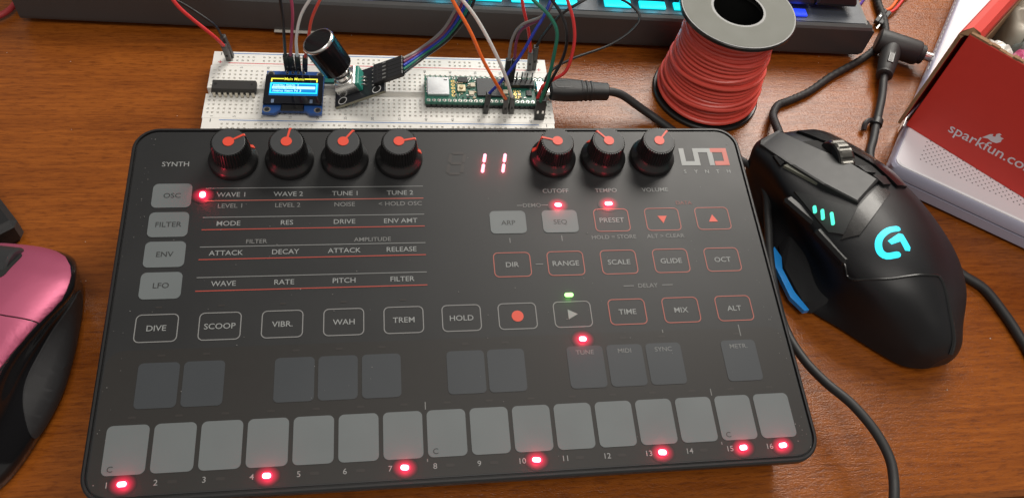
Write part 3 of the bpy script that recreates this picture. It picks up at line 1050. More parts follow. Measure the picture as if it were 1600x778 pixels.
def dupont(parent, a, b, gm=dup_m, wid=2.5, pin=True, n=1, sd=None):
    """rectangular crimp housing from a (pin end) to b (wire end)"""
    a, b = Vector(a), Vector(b)
    z = (b - a).normalized()
    x = Vector(sd).normalized() if sd else (BM.to_3x3() @ Vector((1, 0, 0)))
    x = (x - z * x.dot(z)).normalized()
    y = z.cross(x)
    M = Matrix((x, y, z)).transposed().to_4x4()
    M.translation = a
    L = (b - a).length
    o = obj('connector', MB().box((0, 0, L / 2), (wid * n, 2.5, L), 0.28, M=M), gm, parent, world=True)
    mb = MB()
    for i in range(n):
        mb.box(((i - (n - 1) / 2) * 2.5, -1.28, L * 0.42), (0.9, 0.12, 1.7), M=M)
    obj('crimp_window', mb, METAL if n > 1 else DARK, o, world=True)
    if pin:
        mb = MB()
        for i in range(n):
            mb.box(((i - (n - 1) / 2) * 2.54, 0, -2.2), (0.6, 0.6, 4.6), M=M)
        obj('contact_pin', mb, METAL, o, world=True)
    return o


def wire(label, color, pts, dup=None, gm=dup_m, r=0.72, group='jumper wires on the breadboard'):
    t = thing('jumper_wire', label, 'wire', pts[0], group=group)
    obj('insulation', MB().tube(pts, r, 10, 8), insul(color), t, world=True)
    if dup:
        dupont(t, dup[0], dup[1], gm)
    return t


wire('red jumper wire in the far left corner of the breadboard', 'red',
     [(-102.3, 143.3, 22.6), (-105.3, 141.4, 30), (-113.3, 141.7, 40), (-117.7, 142.1, 46), (-121.5, 144.1, 52), (-126, 150, 54), (-134, 162, 46)], ((-102.6, 148.6, 9.7), (-102.3, 143.0, 23.4)), dupg_m, 0.85)
wire('thin black jumper wire beside the red one at the left end', 'black',
     [(-102.9, 146.3, 25.4), (-104.9, 144.7, 34), (-113.4, 145.8, 42), (-120.4, 145.7, 48), (-124.3, 147.4, 50), (-130, 156, 50)], ((-101.6, 150.6, 9.7), (-102.8, 146.6, 26)), dupg_m, 0.6)
OX = [36.6 + 2.6 * i for i in range(4)]
OP = [('black jumper wire, first of four plugged in behind the screen', 'black', [(-73.6, 136.0, 24), (-72.9, 135.5, 35), (-72.2, 135.6, 46), (-72.3, 136.4, 56), (-72.4, 137.8, 62), (-72.5, 142, 68)]),
      ('plum red jumper wire between black and white ones behind the screen', 'plum', [(-71.3, 136.1, 24), (-69.4, 136.6, 36), (-67.9, 137.7, 48), (-68.1, 140.6, 58), (-69, 146, 66)]),
      ('white jumper wire curving up behind the small screen', 'white', [(-68.2, 135.7, 24), (-67.6, 136.7, 34), (-64.6, 139.2, 45), (-58.7, 140.3, 55), (-55.1, 141.0, 58), (-48, 145, 62)]),
      ('scarlet jumper wire nearest the rotary knob behind the screen', 'scarlet', [(-64.4, 134.9, 24), (-62.1, 136.9, 34), (-59.8, 138.4, 44), (-55.3, 139.5, 54), (-52.4, 142.4, 57), (-46, 148, 60)])]
for (lab, c, pts), X in zip(OP, OX):
    b0 = bbw(X, 15.4, 9.7)
    wire(lab, c, pts, (b0, pts[0]))

# five-wire ribbon into the encoder
hm = MW[enc.name]
rib = [('grey', 0), ('purple', 1), ('blue', 2), ('green', 3), ('black', 4)]
rb_far = [(-18.5, 141.0, 20), (-10.6, 139.0, 26), (-0.3, 138.1, 38), (5.6, 137.3, 52), (8.0, 138.2, 62), (9, 144, 70)]
rb_near = [(-18.7, 132.0, 20), (-9.2, 134.9, 24), (2.9, 137.4, 34), (11.2, 137.8, 48), (15.4, 141.1, 60), (18, 147, 68)]
for c, i in rib:
    t_ = i / 4
    start = hm @ Vector((36.5, 15.6 - 2.5 * i, 2.9))
    pts = [start] + [Vector(a).lerp(Vector(b), t_) for a, b in zip(rb_far, rb_near)][1:]
    lab = {'grey': 'grey wire on the far side of the ribbon from the encoder', 'purple': 'purple wire in the ribbon running from the encoder board',
           'blue': 'blue wire in the middle of the ribbon from the encoder', 'green': 'green wire in the ribbon running from the encoder board',
           'black': 'black wire on the near side of the ribbon from the encoder'}[c]
    t = wire(lab, c, pts, None, r=0.75, group='ribbon wires of the rotary encoder')
    a = hm @ Vector((22.4, 15.6 - 2.5 * i, 3.0))
    b = hm @ Vector((36.6, 15.6 - 2.5 * i, 3.0))
    o = dupont(t, a, b, wid=2.42, pin=False, sd=hm.to_3x3() @ Vector((0, -1, 0)))
    mbw = MB().box((27.2, 15.6 - 2.5 * i, 4.32), (1.8, 0.9, 0.1), M=hm)
    obj('crimp_window', mbw, METAL, o, world=True)

wire('orange jumper wire plugged in front of the microcontroller board', 'orange',
     [(29.6, 110.4, 21), (23.3, 108.2, 34), (16.8, 111.0, 45), (10.4, 115.0, 58), (3.7, 119.6, 68), (-0.3, 122.5, 74), (-6, 128, 80)], (bbw(141.3, 38.0, 9.7), (29.6, 110.2, 22)), dupg_m, 0.8)
wire('white jumper wire plugged in front of the microcontroller board', 'white',
     [(32.6, 111.5, 21), (28.2, 112.5, 34), (21.3, 116.2, 48), (13.5, 121.2, 60), (6.7, 124.0, 68), (2.7, 125.2, 72), (-4, 130, 78)], (bbw(144.5, 38.0, 9.7), (32.6, 111.4, 22)), dupg_m, 0.8)
wire('blue jumper wire crossing over the microcontroller board', 'blue',
     [(21.3, 111.9, 23.5), (28.6, 114.6, 32), (35.5, 118.9, 42), (40.7, 122.8, 52), (44.8, 126.7, 58), (49.4, 134.6, 66), (52, 142, 72)], (bbw(131.7, 38.4, 9.7), (21.3, 111.9, 24)))
wire('grey jumper wire standing in the header beside the free pins', 'grey',
     [(32.2, 131.0, 27), (33.0, 133.5, 38), (36.7, 134.2, 46), (44.9, 133.0, 52), (48.6, 133.5, 58), (51.2, 137.3, 64), (54, 144, 70)], (bbw(142.3, 22.4, 15.7), (32.2, 131.1, 28)))
wire('purple jumper wire standing in the header beside the free pins', 'purple',
     [(35.1, 131.0, 27), (35.4, 134.5, 36), (37.6, 134.3, 44), (45.8, 132.6, 52), (49.3, 134.4, 58), (51.6, 137.3, 63), (55, 144, 69)], (bbw(144.9, 22.4, 15.7), (35.1, 131.1, 28)))
wire('red jumper wire in the far right corner of the breadboard', 'red',
     [(44.0, 138.3, 25.5), (41.6, 139.2, 38), (37.9, 140.7, 50), (36.1, 144.4, 58), (36, 150, 64)], ((46.0, 143.6, 9.7), (44.0, 138.2, 26.4)), mat('grey_connector_plastic', (0.10, 0.10, 0.105), 0.35), 0.8)
wire('black jumper wire in the far right corner of the breadboard', 'black',
     [(46.7, 140.1, 27.4), (50.3, 142.9, 33), (57.4, 146.4, 42), (64.4, 147.3, 48), (73.6, 150.2, 52), (79.7, 151.2, 54), (88, 156, 54)], ((48.2, 144.0, 9.7), (46.8, 140.2, 28)), dupg_m, 0.7)

# four wires in the leaning connector at the right end
rc = thing('jumper_cable', 'leaning black connector with green and red wires at right end of breadboard', 'wire', tuple(bbw(158.5, 41.5, 9.5)))
dupont(rc, bbw(157.9, 42.0, 9.7), (46.6, 110.2, 22.0), dup_m, n=2)
obj('green_wire', MB().tube([(46.0, 109.3, 21), (48.0, 110.6, 32), (49.7, 114.7, 46), (49.9, 118.3, 56), (45.9, 121.9, 62), (40.0, 125.4, 66), (34.2, 128.9, 70), (28, 134, 74)], 0.85, 10, 8), insul('green'), rc, world=True)
obj('red_wire', MB().tube([(44.7, 111.0, 21), (46.6, 112.6, 28), (50.9, 114.4, 30), (57.1, 115.0, 36), (59.3, 119.1, 48), (57.9, 122.7, 58), (54.6, 125.9, 66), (52.7, 129.6, 70), (51, 136, 74)], 0.8, 10, 8), insul('red'), rc, world=True)
obj('black_wire', MB().tube([(47.6, 111.5, 21), (50.2, 113.5, 30), (54.9, 117.1, 42), (55.0, 118.6, 54), (51.8, 122.0, 62), (46.7, 125.3, 68), (42.8, 126.7, 72), (38, 131, 78)], 0.75, 10, 8), insul('black'), rc, world=True)
wire('thin black wire looping out to the right towards the spool', 'black',
     [(47.2, 110.8, 20), (48.4, 116.9, 28), (52.3, 120.1, 32), (62.0, 125.2, 34), (80.2, 132.3, 36), (91.6, 138.1, 40), (96.5, 143.7, 44), (91.6, 148.2, 48), (82.9, 149.1, 52), (76.5, 151.1, 54), (68, 156, 56)], None, r=0.6)

# ================================================================== KEYBOARD
KO = Vector((-207.5, 183.4, 0))
KYAW = math.atan2(164.5 - 183.3, 238.5 + 207)
kb = thing('computer_keyboard', 'dark grey mechanical keyboard with cyan and blue key lights along the back', 'keyboard', tuple(KO), KYAW)
KW, KD = 446, 135
case_m = mat('keyboard_grey_plastic', (0.048, 0.047, 0.048), 0.42, var=0.06, vscale=80, bump=0.1, bscale=2500)
prof = [(0.3, 3.5), (0.0, 5), (0.0, 20.8), (0.9, 22.0), (2.6, 22.8), (3.4, 22.4), (3.6, 20.4), (KD - 3, 24.4), (KD, 24.6), (KD, 4)]
mb = MB()
n = len(prof)
a = [(0, y, z) for y, z in prof]
b = [(KW, y, z) for y, z in prof]
mb.add(a + b, [tuple(range(n)), tuple(range(2 * n - 1, n - 1, -1))] + [(i, n + i, n + (i + 1) % n, (i + 1) % n) for i in range(n)], 0)
kcase = obj('case', mb, case_m, kb)
mb = MB()
for x in (25, KW - 25):
    for y in (14, 118):
        mb.box((x, y, 1.8), (30, 8, 3.5), 0.4)
obj('rubber_feet', mb, BLACKR, kb)
obj('side_lip', MB().hull([(KW + dx, y, z) for dx, y, z in ((0, 0, 4), (0, 0, 20.8), (2, 0.4, 20), (2, 0.4, 5), (0, 9, 4), (0, 9, 20.8), (1.5, 9, 20), (1.5, 9, 5))]), case_m, kb)
plate_m = mat('blue_grey_key_plate', (0.05, 0.06, 0.075), 0.45, bump=0.25, bscale=1200)
obj('key_plate', MB().box((KW / 2, 68, 21.6), (KW - 6, 128, 1.6), M=Matrix.Rotation(0.0, 4, 'X')), plate_m, kb)
capm = mat('black_keycap', (0.010, 0.010, 0.011), 0.4, bump=0.1, bscale=2500)
cy_l = mat('cyan_key_light', (0.05, 0.3, 0.35), 0.4, emit=(0.0, 0.80, 0.92), estr=1.15)
bl_l = mat('blue_key_light', (0.02, 0.05, 0.35), 0.4, emit=(0.02, 0.06, 0.95), estr=0.9)
keys = [(4.5, 23.5, 0), (28.3, 23.5, 0), (52, 23.5, 0), (75.8, 121, 0), (198.5, 22.5, 1), (224.5, 19.4, 1), (244.5, 18.4, 1), (263.4, 22.0, 1),
        (294.4, 18.4, 1), (313.4, 18.4, 1), (332.4, 18.4, 1), (358.0, 36.8, 2), (395.4, 18.0, 2), (413.8, 24, 0)]


def lamp(parent, name, loc, e, col, rad):
    d = bpy.data.lights.new(name, 'POINT')
    d.energy = e
    d.color = col
    d.shadow_soft_size = rad
    o = bpy.data.objects.new(name, d)
    COL.objects.link(o)
    o.parent = parent
    o.location = Vector(loc) * S


keys2 = [(x, wd, lit) for x, wd, lit in keys if wd != 121] + [(75.8 + 20.2 * i, 19.6, 0) for i in range(6)]
for row in range(6):
    for x, wd, lit in (keys if row == 0 else keys2):
        y0 = 12.0 + row * 19.1
        bw = wd
        rg = [rrect(x + wd / 2, y0 + 9, bw, 18.0, 1.5, 3), rrect(x + wd / 2, y0 + 9.5, bw - 5, 13.5, 2.0, 3)]
        mb = MB().loft([[(px, py, 27.0) for px, py in rg[0]], [(px, py, 28.2) for px, py in rg[0]], [(px, py, 36.5) for px, py in rg[1]]], 0, False)
        o = obj('key', mb, capm, kb)
        if row == 0 and lit:
            lw = 14.5 if lit == 1 else 10.5
            cxk = x + wd / 2 + (0 if wd < 30 else 6)
            mb = MB().box((cxk, 9.6, 23.2), (lw, 5.6, 1.4), 0.4)
            sw = obj('lit_switch', mb, cy_l if lit == 1 else bl_l, o)
            lamp(kb, 'key_glow', (cxk, 8.6, 25.6), 0.0040 if lit == 1 else 0.0030, (0.0, 0.75, 1.0) if lit == 1 else (0.03, 0.08, 1.0), 0.004)
for x in (95, 118, 150, 172):
    lamp(kb, 'key_glow', (x, 10, 25.0), 0.0016, (0.08, 0.15, 1.0), 0.004)
obj('underside_label', MB().box((136, 3.2, 2.9), (24, 9, 0.3)), mat('white_sticker', (0.55, 0.52, 0.47), 0.5), kb)

# ================================================================== WIRE SPOOL
spool = thing('wire_spool', 'spool of red hookup wire with grey round top standing behind the synthesizer', 'spool', (141, 136.5, 0))
fl = mat('black_spool_plastic', (0.012, 0.012, 0.012), 0.3)
card = mat('grey_spool_label', (0.098, 0.102, 0.084), 0.6, var=0.08, vscale=120)
o = obj('lower_flange', MB().lathe([(27.6, 0), (28.2, 0.6), (28.2, 2.0), (27.6, 2.6), (12, 2.7)], 64), fl, spool)
mb = MB().lathe([(12.2, 54.0), (27.8, 54.0), (28.4, 54.6), (28.4, 56.0), (27.9, 56.5), (12.2, 56.5)], 64, cap0=False, cap1=False)
o = obj('upper_flange', mb, fl, spool)
obj('paper_ring', MB().ring(circ(0, 0, 27.3, 64), circ(0, 0, 13.4, 64), 56.56), card, o)
obj('core_tube', MB().lathe([(14.4, 2.5), (14.4, 54.2), (13.3, 56.4), (13.2, 3.2), (0.1, 3.1)], 48, cap0=False, cap1=False), fl, spool)
redw = mat('red_hookup_wire', (0.66, 0.080, 0.058), 0.38, rvar=0.04, var=0.08, vscale=40)
mb = MB().lathe([(14.6, 3), (24.0, 3), (19.6, 53.5), (14.6, 53.5)], 48, 0, cap0=False, cap1=False)
rr = random.Random(11)
pts = []
turns = 23
ph1, ph2 = 0.6, 2.1
rad = [24.6 - 4.3 * (k / turns) + rr.uniform(-0.35, 0.35) for k in range(turns + 2)]
tilt = [rr.uniform(-0.5, 0.5) for k in range(turns + 2)]
for k in range(turns):
    for j in range(40):
        q = j / 40
        a = 2 * math.pi * q
        rad_ = rad[k] * (1 - q) + rad[k + 1] * q
        tl = tilt[k] * (1 - q) + tilt[k + 1] * q
        z = 3.8 + (k + q) * 2.14 + tl * math.sin(a + ph1)
        pts.append((rad_ * math.cos(a), rad_ * math.sin(a), z))
mb.tube(pts, 1.12, 8, 1)
# a few slack turns of a second layer
for base, rr0, tl, ph in ((7, 26.0, 2.4, 0.4), (12, 25.6, 2.0, 2.6), (17.5, 24.6, 3.6, 0.9), (24, 24.0, 2.6, 3.0), (31, 22.9, 3.2, 1.4), (38, 22.2, 2.6, 4.0), (44.5, 21.6, 2.2, 0.2), (49, 21.2, 2.0, 5.0)):
    mb.tube([(rr0 * math.cos(a), rr0 * math.sin(a), base + tl * math.sin(a + ph)) for a in [2 * math.pi * i / 44 for i in range(45)]], 1.1, 8, 1)
obj('wound_wire', mb, redw, spool)

# ================================================================== GAMING MOUSE
def bake(o, levels):
    md = o.modifiers.new('s', 'SUBSURF')
    md.levels = levels
    md.render_levels = levels
    bpy.context.view_layer.update()
    dg = bpy.context.evaluated_depsgraph_get()
    ev = o.evaluated_get(dg)
    me = bpy.data.meshes.new_from_object(ev)
    o.modifiers.clear()
    o.data = me
    for p in me.polygons:
        p.use_smooth = True
    return me


def fine_loft(ST, n_u, n_v):
    """surface through a grid of control points, smooth both ways"""
    secs = [smooth_path([(u, v, z) for u, z in pr], n_u) for v, pr in ST]
    k = len(secs[0])
    cols = [smooth_path([sec[j] for sec in secs], n_v) for j in range(k)]
    return [[cols[j][i] for j in range(k)] for i in range(len(cols[0]))]


def surf(o):
    me = o.data
    return BVHTree.FromPolygons([v.co.copy() for v in me.vertices], [list(p.vertices) for p in me.polygons])


def dense(poly, step):
    out = []
    for i, p in enumerate(poly):
        q = poly[(i + 1) % len(poly)]
        L = math.hypot(q[0] - p[0], q[1] - p[1])
        k = max(1, int(L / step))
        for j in range(k):
            out.append((p[0] + (q[0] - p[0]) * j / k, p[1] + (q[1] - p[1]) * j / k))
    return out


def patch(bvh, poly, off, thick, step=1.5, raise_fn=None, axis='z', soft=False):
    """plate that follows a surface: polygon in plan, dropped onto the body, with a skirt"""
    if soft:
        poly = [(p.x, p.y) for p in smooth_path([(a, b, 0) for a, b in list(poly) + [poly[0]]], 4)][:-1]
    P = dense(poly, step)
    bm = bmesh.new()
    vs = [bm.verts.new((x, y, 0)) for x, y in P]
    for i in range(len(vs)):
        bm.edges.new((vs[i], vs[(i + 1) % len(vs)]))
    xs = [p[0] for p in P]
    ys = [p[1] for p in P]
    f = bm.faces.new(vs)
    bm.normal_update()
    bmesh.ops.triangulate(bm, faces=[f])
    # cut into strips so that the plate can bend
    for lo, hi, n in ((min(xs), max(xs), Vector((1, 0, 0))), (min(ys), max(ys), Vector((0, 1, 0)))):
        c = lo + step * 1.7
        while c < hi - 0.3:
            bmesh.ops.bisect_plane(bm, geom=bm.verts[:] + bm.edges[:] + bm.faces[:], plane_co=n * c, plane_no=n)
            c += step * 1.7

    def drop(x, y):
        if axis == 'z':
            h = bvh.ray_cast(Vector((x, y, 200)) * S, Vector((0, 0, -1)))
            return (h[0] / S) if h[0] else None
        h = bvh.ray_cast(Vector((200, x, y)) * S, Vector((-1, 0, 0)))
        return (h[0] / S) if h[0] else None
    for v in bm.verts:
        x, y = v.co.x, v.co.y
        h = drop(x, y)
        if h is None:
            nr = bvh.find_nearest((Vector((x, y, 15)) if axis == 'z' else Vector((30, x, y))) * S)[0]
            h = nr / S
        d = Vector((0, 0, 1)) if axis == 'z' else Vector((1, 0, 0))
        v.co = h + d * (off + (raise_fn(x, y) if raise_fn else 0))
    bd = [e for e in bm.edges if e.is_boundary]
    ex = bmesh.ops.extrude_edge_only(bm, edges=bd)
    d = Vector((0, 0, 1)) if axis == 'z' else Vector((1, 0, 0))
    for g in ex['geom']:
        if isinstance(g, bmesh.types.BMVert):
            g.co -= d * thick
    bmesh.ops.recalc_face_normals(bm, faces=bm.faces)
    out = MB()
    out.bm(bm, 0, True)
    return out


mouse = thing('gaming_mouse', 'black angular gaming mouse with glowing cyan logo, right of the synthesizer', 'computer mouse', (182, 35, 0), R(10))
ST = [
    (59, [(-16, 6), (-16.5, 10), (-16, 14), (-11, 15.5), (-4, 16), (3, 15.5), (7, 12), (7, 6)]),
    (57, [(-19, 4), (-20, 10), (-20, 18), (-13, 20), (-4, 20.5), (5, 19.5), (10, 13), (10, 4)]),
    (50, [(-26, 2.5), (-27, 11), (-27, 22), (-15, 24.5), (-3, 25.5), (10, 23.5), (18, 15), (17, 2.5)]),
    (35, [(-29, 2), (-27, 12), (-27, 25), (-14, 29), (-1, 31), (15, 28), (28, 17), (26, 2)]),
    (15, [(-32, 2), (-26, 12), (-28, 26), (-14, 33.5), (0, 36), (19, 32.5), (36, 19), (33, 2)]),
    (-5, [(-33, 2), (-24, 11), (-27, 27.5), (-13, 36.6), (2, 39), (22, 34), (39, 19), (36, 2)]),
    (-25, [(-33, 2), (-25, 11), (-24, 29.5), (-11, 38), (4, 39.5), (22, 33), (39.5, 18), (36, 2)]),
    (-42, [(-21, 2), (-19, 11), (-17, 27), (-8, 34.5), (5, 36), (20, 29), (35, 16), (32, 2)]),
    (-56, [(-10.5, 2), (-9.5, 10), (-6.5, 20), (-1, 27), (7, 28), (16, 23), (26.5, 12), (25, 2)]),
    (-63.5, [(-4, 2.5), (-3.5, 8), (-2, 15), (3, 21), (9, 21.8), (15, 18), (22, 10), (20, 2.5)]),
    (-67, [(2, 3.5), (2, 7), (3, 12), (6, 15.5), (10, 16), (14, 13.5), (18, 8), (16.5, 3.5)]),
    (-68.3, [(5, 5), (5, 7), (6, 10), (8, 12), (10, 12.5), (12.5, 11), (14.5, 7.5), (14, 5)]),
]
shell_m = mat('soft_touch_black', (0.0055, 0.0058, 0.0075), 0.46, spec=0.38, rvar=0.05, vscale=60, bump=0.06, bscale=3000)
body = obj('shell', MB().loft(fine_loft(ST, 9, 10), 0, True), shell_m, mouse)
bv = surf(body)
plate_m2 = mat('dark_satin_plate', (0.022, 0.023, 0.024), 0.42, spec=0.35, rvar=0.04)
grey_m = mat('smoked_gloss_grey', (0.018, 0.017, 0.017), 0.27)
blkm = mat('mouse_gloss_black', (0.010, 0.010, 0.011), 0.22)
LB = [(-26.5, 49.0, 24.6), (-25.0, 51.5, 24.4), (-13.0, 56.0, 24.2), (-9.5, 42, 30.0), (0.1, 26.3, 34.2), (2.5, 21.6, 35.4), (7.2, 8.3, 38.6), (-9.2, -1.4, 38.8), (-16.8, 12.9, 35.4), (-22.5, 29.9, 30.8)]
n = len(LB)
ctr = Vector((-7, 25, 33.4))
mb = MB()
inn = [(ctr.x + (x - ctr.x) * 0.93, ctr.y + (y - ctr.y) * 0.96, z + 0.35) for x, y, z in LB]
low = [(x, y, z - 7) for x, y, z in LB]
mb.add(inn + LB + low, [(i, n + i, n + (i + 1) % n, (i + 1) % n) for i in range(n)] + [(n + i, 2 * n + i, 2 * n + (i + 1) % n, n + (i + 1) % n) for i in range(n)], 0)
for tri in ((0, 1, 2), (0, 2, 3), (0, 3, 9), (9, 3, 4), (9, 4, 8), (8, 4, 5), (8, 5, 6), (8, 6, 7)):
    mb.add([inn[i] for i in tri], [tri and (0, 1, 2)], 0, True)
obj('left_button', mb, plate_m2, mouse)
obj('right_button', patch(bv, [(-5, 53), (4, 52.5), (13, 47), (20, 39), (24, 28), (26, 17), (24, 6), (16, 5), (14, 20), (9, 31), (0, 42)], 1.6, 3.0), blkm, mouse)
obj('wheel_slot', patch(bv, [(-8.5, 44), (-1.0, 43), (8.4, 31.0), (13.2, 20.7), (14.0, 6.8), (8.9, 3.6), (4.5, 21), (-2.5, 32)], 0.4, 1.0), DARK, mouse)
wh = MB()
rings = []
N = 72
for r0, xx, amp in ((8.0, -3.6, 0), (10.2, -3.4, 0.0), (10.8, -2.4, 0.7), (10.8, 2.4, 0.7), (10.2, 3.4, 0.0), (8.0, 3.6, 0)):
    rings.append([(xx, (r0 - amp * (1 if i % 6 in (0, 1) else 0)) * math.cos(2 * math.pi * i / N), (r0 - amp * (1 if i % 6 in (0, 1) else 0)) * math.sin(2 * math.pi * i / N)) for i in range(N)])
wh.loft(rings, 0, False)
wheel = obj('scroll_wheel', wh, mat('dark_chrome', (0.13, 0.125, 0.115), 0.32, 0.9), mouse, Mx=Matrix.Translation((1.6, 29.0, 27.6)) @ Matrix.Rotation(R(-4), 4, 'Z'))
for sx in (-1, 1):
    obj('wheel_side', MB().cyl((sx * 3.55, 0, 0), (sx * 4.0, 0, 0), 10.1, 9.6, 40), blkm, wheel)
for pl in ([(3.4, 19.2), (10.6, 18.4), (9.2, 13.2), (4.6, 14.4)], [(6.6, 12.0), (12.6, 10.6), (12.0, 5.4), (8.0, 5.4)]):
    obj('top_button', patch(bv, pl, 2.0, 2.0, 1.2), mat('small_button_grey', (0.02, 0.02, 0.021), 0.25), mouse)
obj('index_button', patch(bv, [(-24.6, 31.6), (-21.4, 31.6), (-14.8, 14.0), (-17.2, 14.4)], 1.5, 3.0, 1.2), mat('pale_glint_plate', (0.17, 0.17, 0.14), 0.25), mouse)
obj('index_button', patch(bv, [(-25.4, 39.5), (-22.2, 37.6), (-23.0, 33.5), (-25.6, 32.4)], 1.4, 2.5, 1.2), blkm, mouse)
obj('accent_plate', patch(bv, [(6.8, 6.6), (10.0, 1.6), (-15.8, -16.2), (-22.4, -14.7), (-10.1, -3.4)], 0.6, 1.4), grey_m, mouse)
o = obj('thumb_panel', patch(bv, [(-26.6, 16.8), (-20.3, 8.0), (-12.4, -2.2), (-12.9, -5.7), (-20.8, -13.2), (-24.6, -9.0), (-25.8, 4.0)], 0.9, 2.0), plate_m2, mouse)
teal_e = mat('lit_teal_bar', (0.0, 0.2, 0.15), 0.4, emit=(0.10, 0.95, 0.62), estr=1.25)
for a, b in (((-24.0, 4.9), (-24.8, 2.4)), ((-22.4, 1.6), (-23.8, -2.2)), ((-20.2, -1.6), (-21.9, -6.6))):
    st_ = MB()
    stroke(st_, [a, b], 1.25)
    obj('light_bar', patch(bv, [(p.x, p.y) for p in st_.v], 1.15, 0.3, 1.0), teal_e, o)
for A, B in (((-30.2, 15.6, 25.2), (-24.6, -1.6, 27.0)), ((-26.2, -4.6, 27.6), (-22.6, -24.8, 29.4))):
    A, B = Vector(A), Vector(B)
    q = (B - A).to_track_quat('X', 'Z').to_matrix().to_4x4()
    q.translation = (A + B) / 2
    obj('thumb_button', MB().box((0, 0, 0), ((B - A).length, 5.0, 4.2), 1.3, M=q), mat('satin_thumb_button', (0.007, 0.007, 0.008), 0.4, spec=0.35), mouse)
lg = mat('lit_cyan_logo', (0.0, 0.2, 0.25), 0.4, emit=(0.03, 0.78, 0.98), estr=1.2)
arc = [(p.x, p.y) for p in smooth_path([(-0.1, -18.4, 0), (-4.5, -18.3, 0), (-8.8, -20.1, 0), (-11.2, -22.9, 0), (-12.0, -26.4, 0), (-10.4, -29.0, 0), (-6.3, -29.8, 0)], 3)]
st_ = MB()
stroke(st_, arc, 2.7)
obj('logo_light', patch(bv, [(p.x, p.y) for p in st_.v], 0.16, 0.3, 0.8), lg, mouse)
obj('logo_light', patch(bv, [(-7.2, -22.9), (-1.0, -20.8), (0.6, -21.6), (0.5, -28.2), (-0.6, -29.6), (-2.4, -29.0), (-2.3, -24.6), (-6.6, -24.9)], 0.16, 0.3, 0.8), lg, mouse)
lamp(mouse, 'logo_glow', (-5, -24, 44), 0.0006, (0.05, 0.75, 1.0), 0.004)
lamp(mouse, 'bar_glow', (-25, -1, 37), 0.0003, (0.05, 1.0, 0.6), 0.003)
RG = [(-24.2, -24), (-23.6, -29.1), (-20.8, -33.2), (-12.1, -37.9), (2.1, -40.5), (8.8, -41.6), (10.4, -46.2), (10.4, -55.5), (10.6, -64.0), (10.4, -67.5)]
path = []
for p in smooth_path([(a, b, 0) for a, b in RG], 5):
    h = bv.ray_cast(Vector((p.x, p.y, 200)) * S, Vector((0, 0, -1)))[0]
    if h:
        path.append(h / S + Vector((0, 0, 0.05)))
obj('seam_strip', MB().tube(path, lambda t: 0.6 + 1.6 * max(0, t - 0.62), 8, 1), blkm, mouse)
obj('side_skirt', MB().hull([(u, v, z) for u, v, z in ((-31, 4, 2), (-33, -2, 2), (-36, -8, 2), (-36, -27, 2), (-31, -31, 2), (-23, -30, 2), (-24, 8, 2), (-31, 4, 5), (-33, -2, 5), (-34, -8, 5), (-34, -26, 5), (-23, -30, 10), (-24, 8, 10))]), shell_m, mouse)
fin = [(-34.0, 3.6), (-33.2, -2.3), (-35.8, -8.2), (-36.0, -20.9), (-33.8, -30.8), (-36.2, -30.8), (-39.2, -23.0), (-38.4, -3.6), (-36.6, 0.8)]
obj('thumb_rest_fin', MB().prism(fin, 3.4, 5.8), mat('blue_gloss_plastic', (0.02, 0.24, 0.66), 0.25), mouse)
cable_m = mat('braided_cable', (0.013, 0.012, 0.012), 0.6, bump=1.0, bscale=900)
cpts = [(165.5, 86, 13), (167.2, 96.3, 12), (169.1, 105.9, 9), (172.3, 116.3, 5), (178.7, 125.8, 2.6), (186.8, 129.7, 2.4), (200.0, 136.5, 2.4), (217.1, 148.6, 2.4), (236.5, 160.2, 2.4), (249.9, 169.9, 2.4), (260.7, 179.9, 3), (266.4, 195.8, 3), (268.3, 210.4, 3), (271.1, 222.5, 3), (276, 245, 3)]
obj('cable', MB().tube(cpts, lambda t: 2.05 + 0.17 * math.sin(t * 420), 12, 24), cable_m, mouse, world=True)

# ================================================================== PINK MOUSE
pm = thing('pink_mouse', 'pink and black computer mouse at the left edge of the desk', 'computer mouse', (-175, -12, 0), R(-9))
ST = []
for v, zt, pe, wa, ba in ((47.5, 12, (9, 9.5), (10, 8), (10, 5)), (46, 17, (14, 14), (14.5, 11), (14, 6)), (40, 24, (20.5, 20), (20.5, 14), (19.5, 7)), (30, 29, (25.5, 24), (24, 16), (22.8, 7)), (22, 32, (27, 26), (24.6, 17), (24.6, 8)),
                          (8, 35, (24.5, 29), (21.6, 18), (27, 8)), (-8, 36, (20.5, 31), (20, 18), (28.5, 8)), (-24, 34, (18.2, 30), (20, 18), (27, 8)), (-40, 26, (14, 23), (18, 15), (23, 7)), (-50, 18, (9, 16), (13, 11), (16, 6)), (-54, 12, (6, 11), (8, 8), (9, 5))):
    h = [(pe[0] * 0.55, zt * 0.97), pe, wa, ba, (ba[0] - 0.8, 1.2)]
    ST.append((v, [(-x, z) for x, z in h[::-1]] + [(0, zt)] + h))
body = obj('shell', MB().loft(fine_loft(ST, 10, 12), 0, True), BLACKG, pm)
pv = surf(body)
pink = mat('pearl_pink_plastic', (0.40, 0.085, 0.160), 0.45, metal=0.45, coat=0.0, rvar=0.03)
half = [(23.9, 6.2), (25.4, 12), (26.6, 18), (26.7, 22), (26.2, 26), (25.0, 30), (22.4, 35), (18.6, 39.5), (13.5, 42.5), (7, 44), (0, 44.5)]
left = [(-x, y) for x, y in half[-2::-1]]
obj('button_cover', patch(pv, half + left + [(-15, 5.4), (0, 5.2), (15, 5.6)], 0.5, 1.6, 1.1), pink, pm)
half = [(23.6, 5.6), (22.2, 0), (20.2, -8), (18.6, -16), (17.8, -24), (16.4, -32), (13.6, -40), (8.6, -47), (3, -50)]
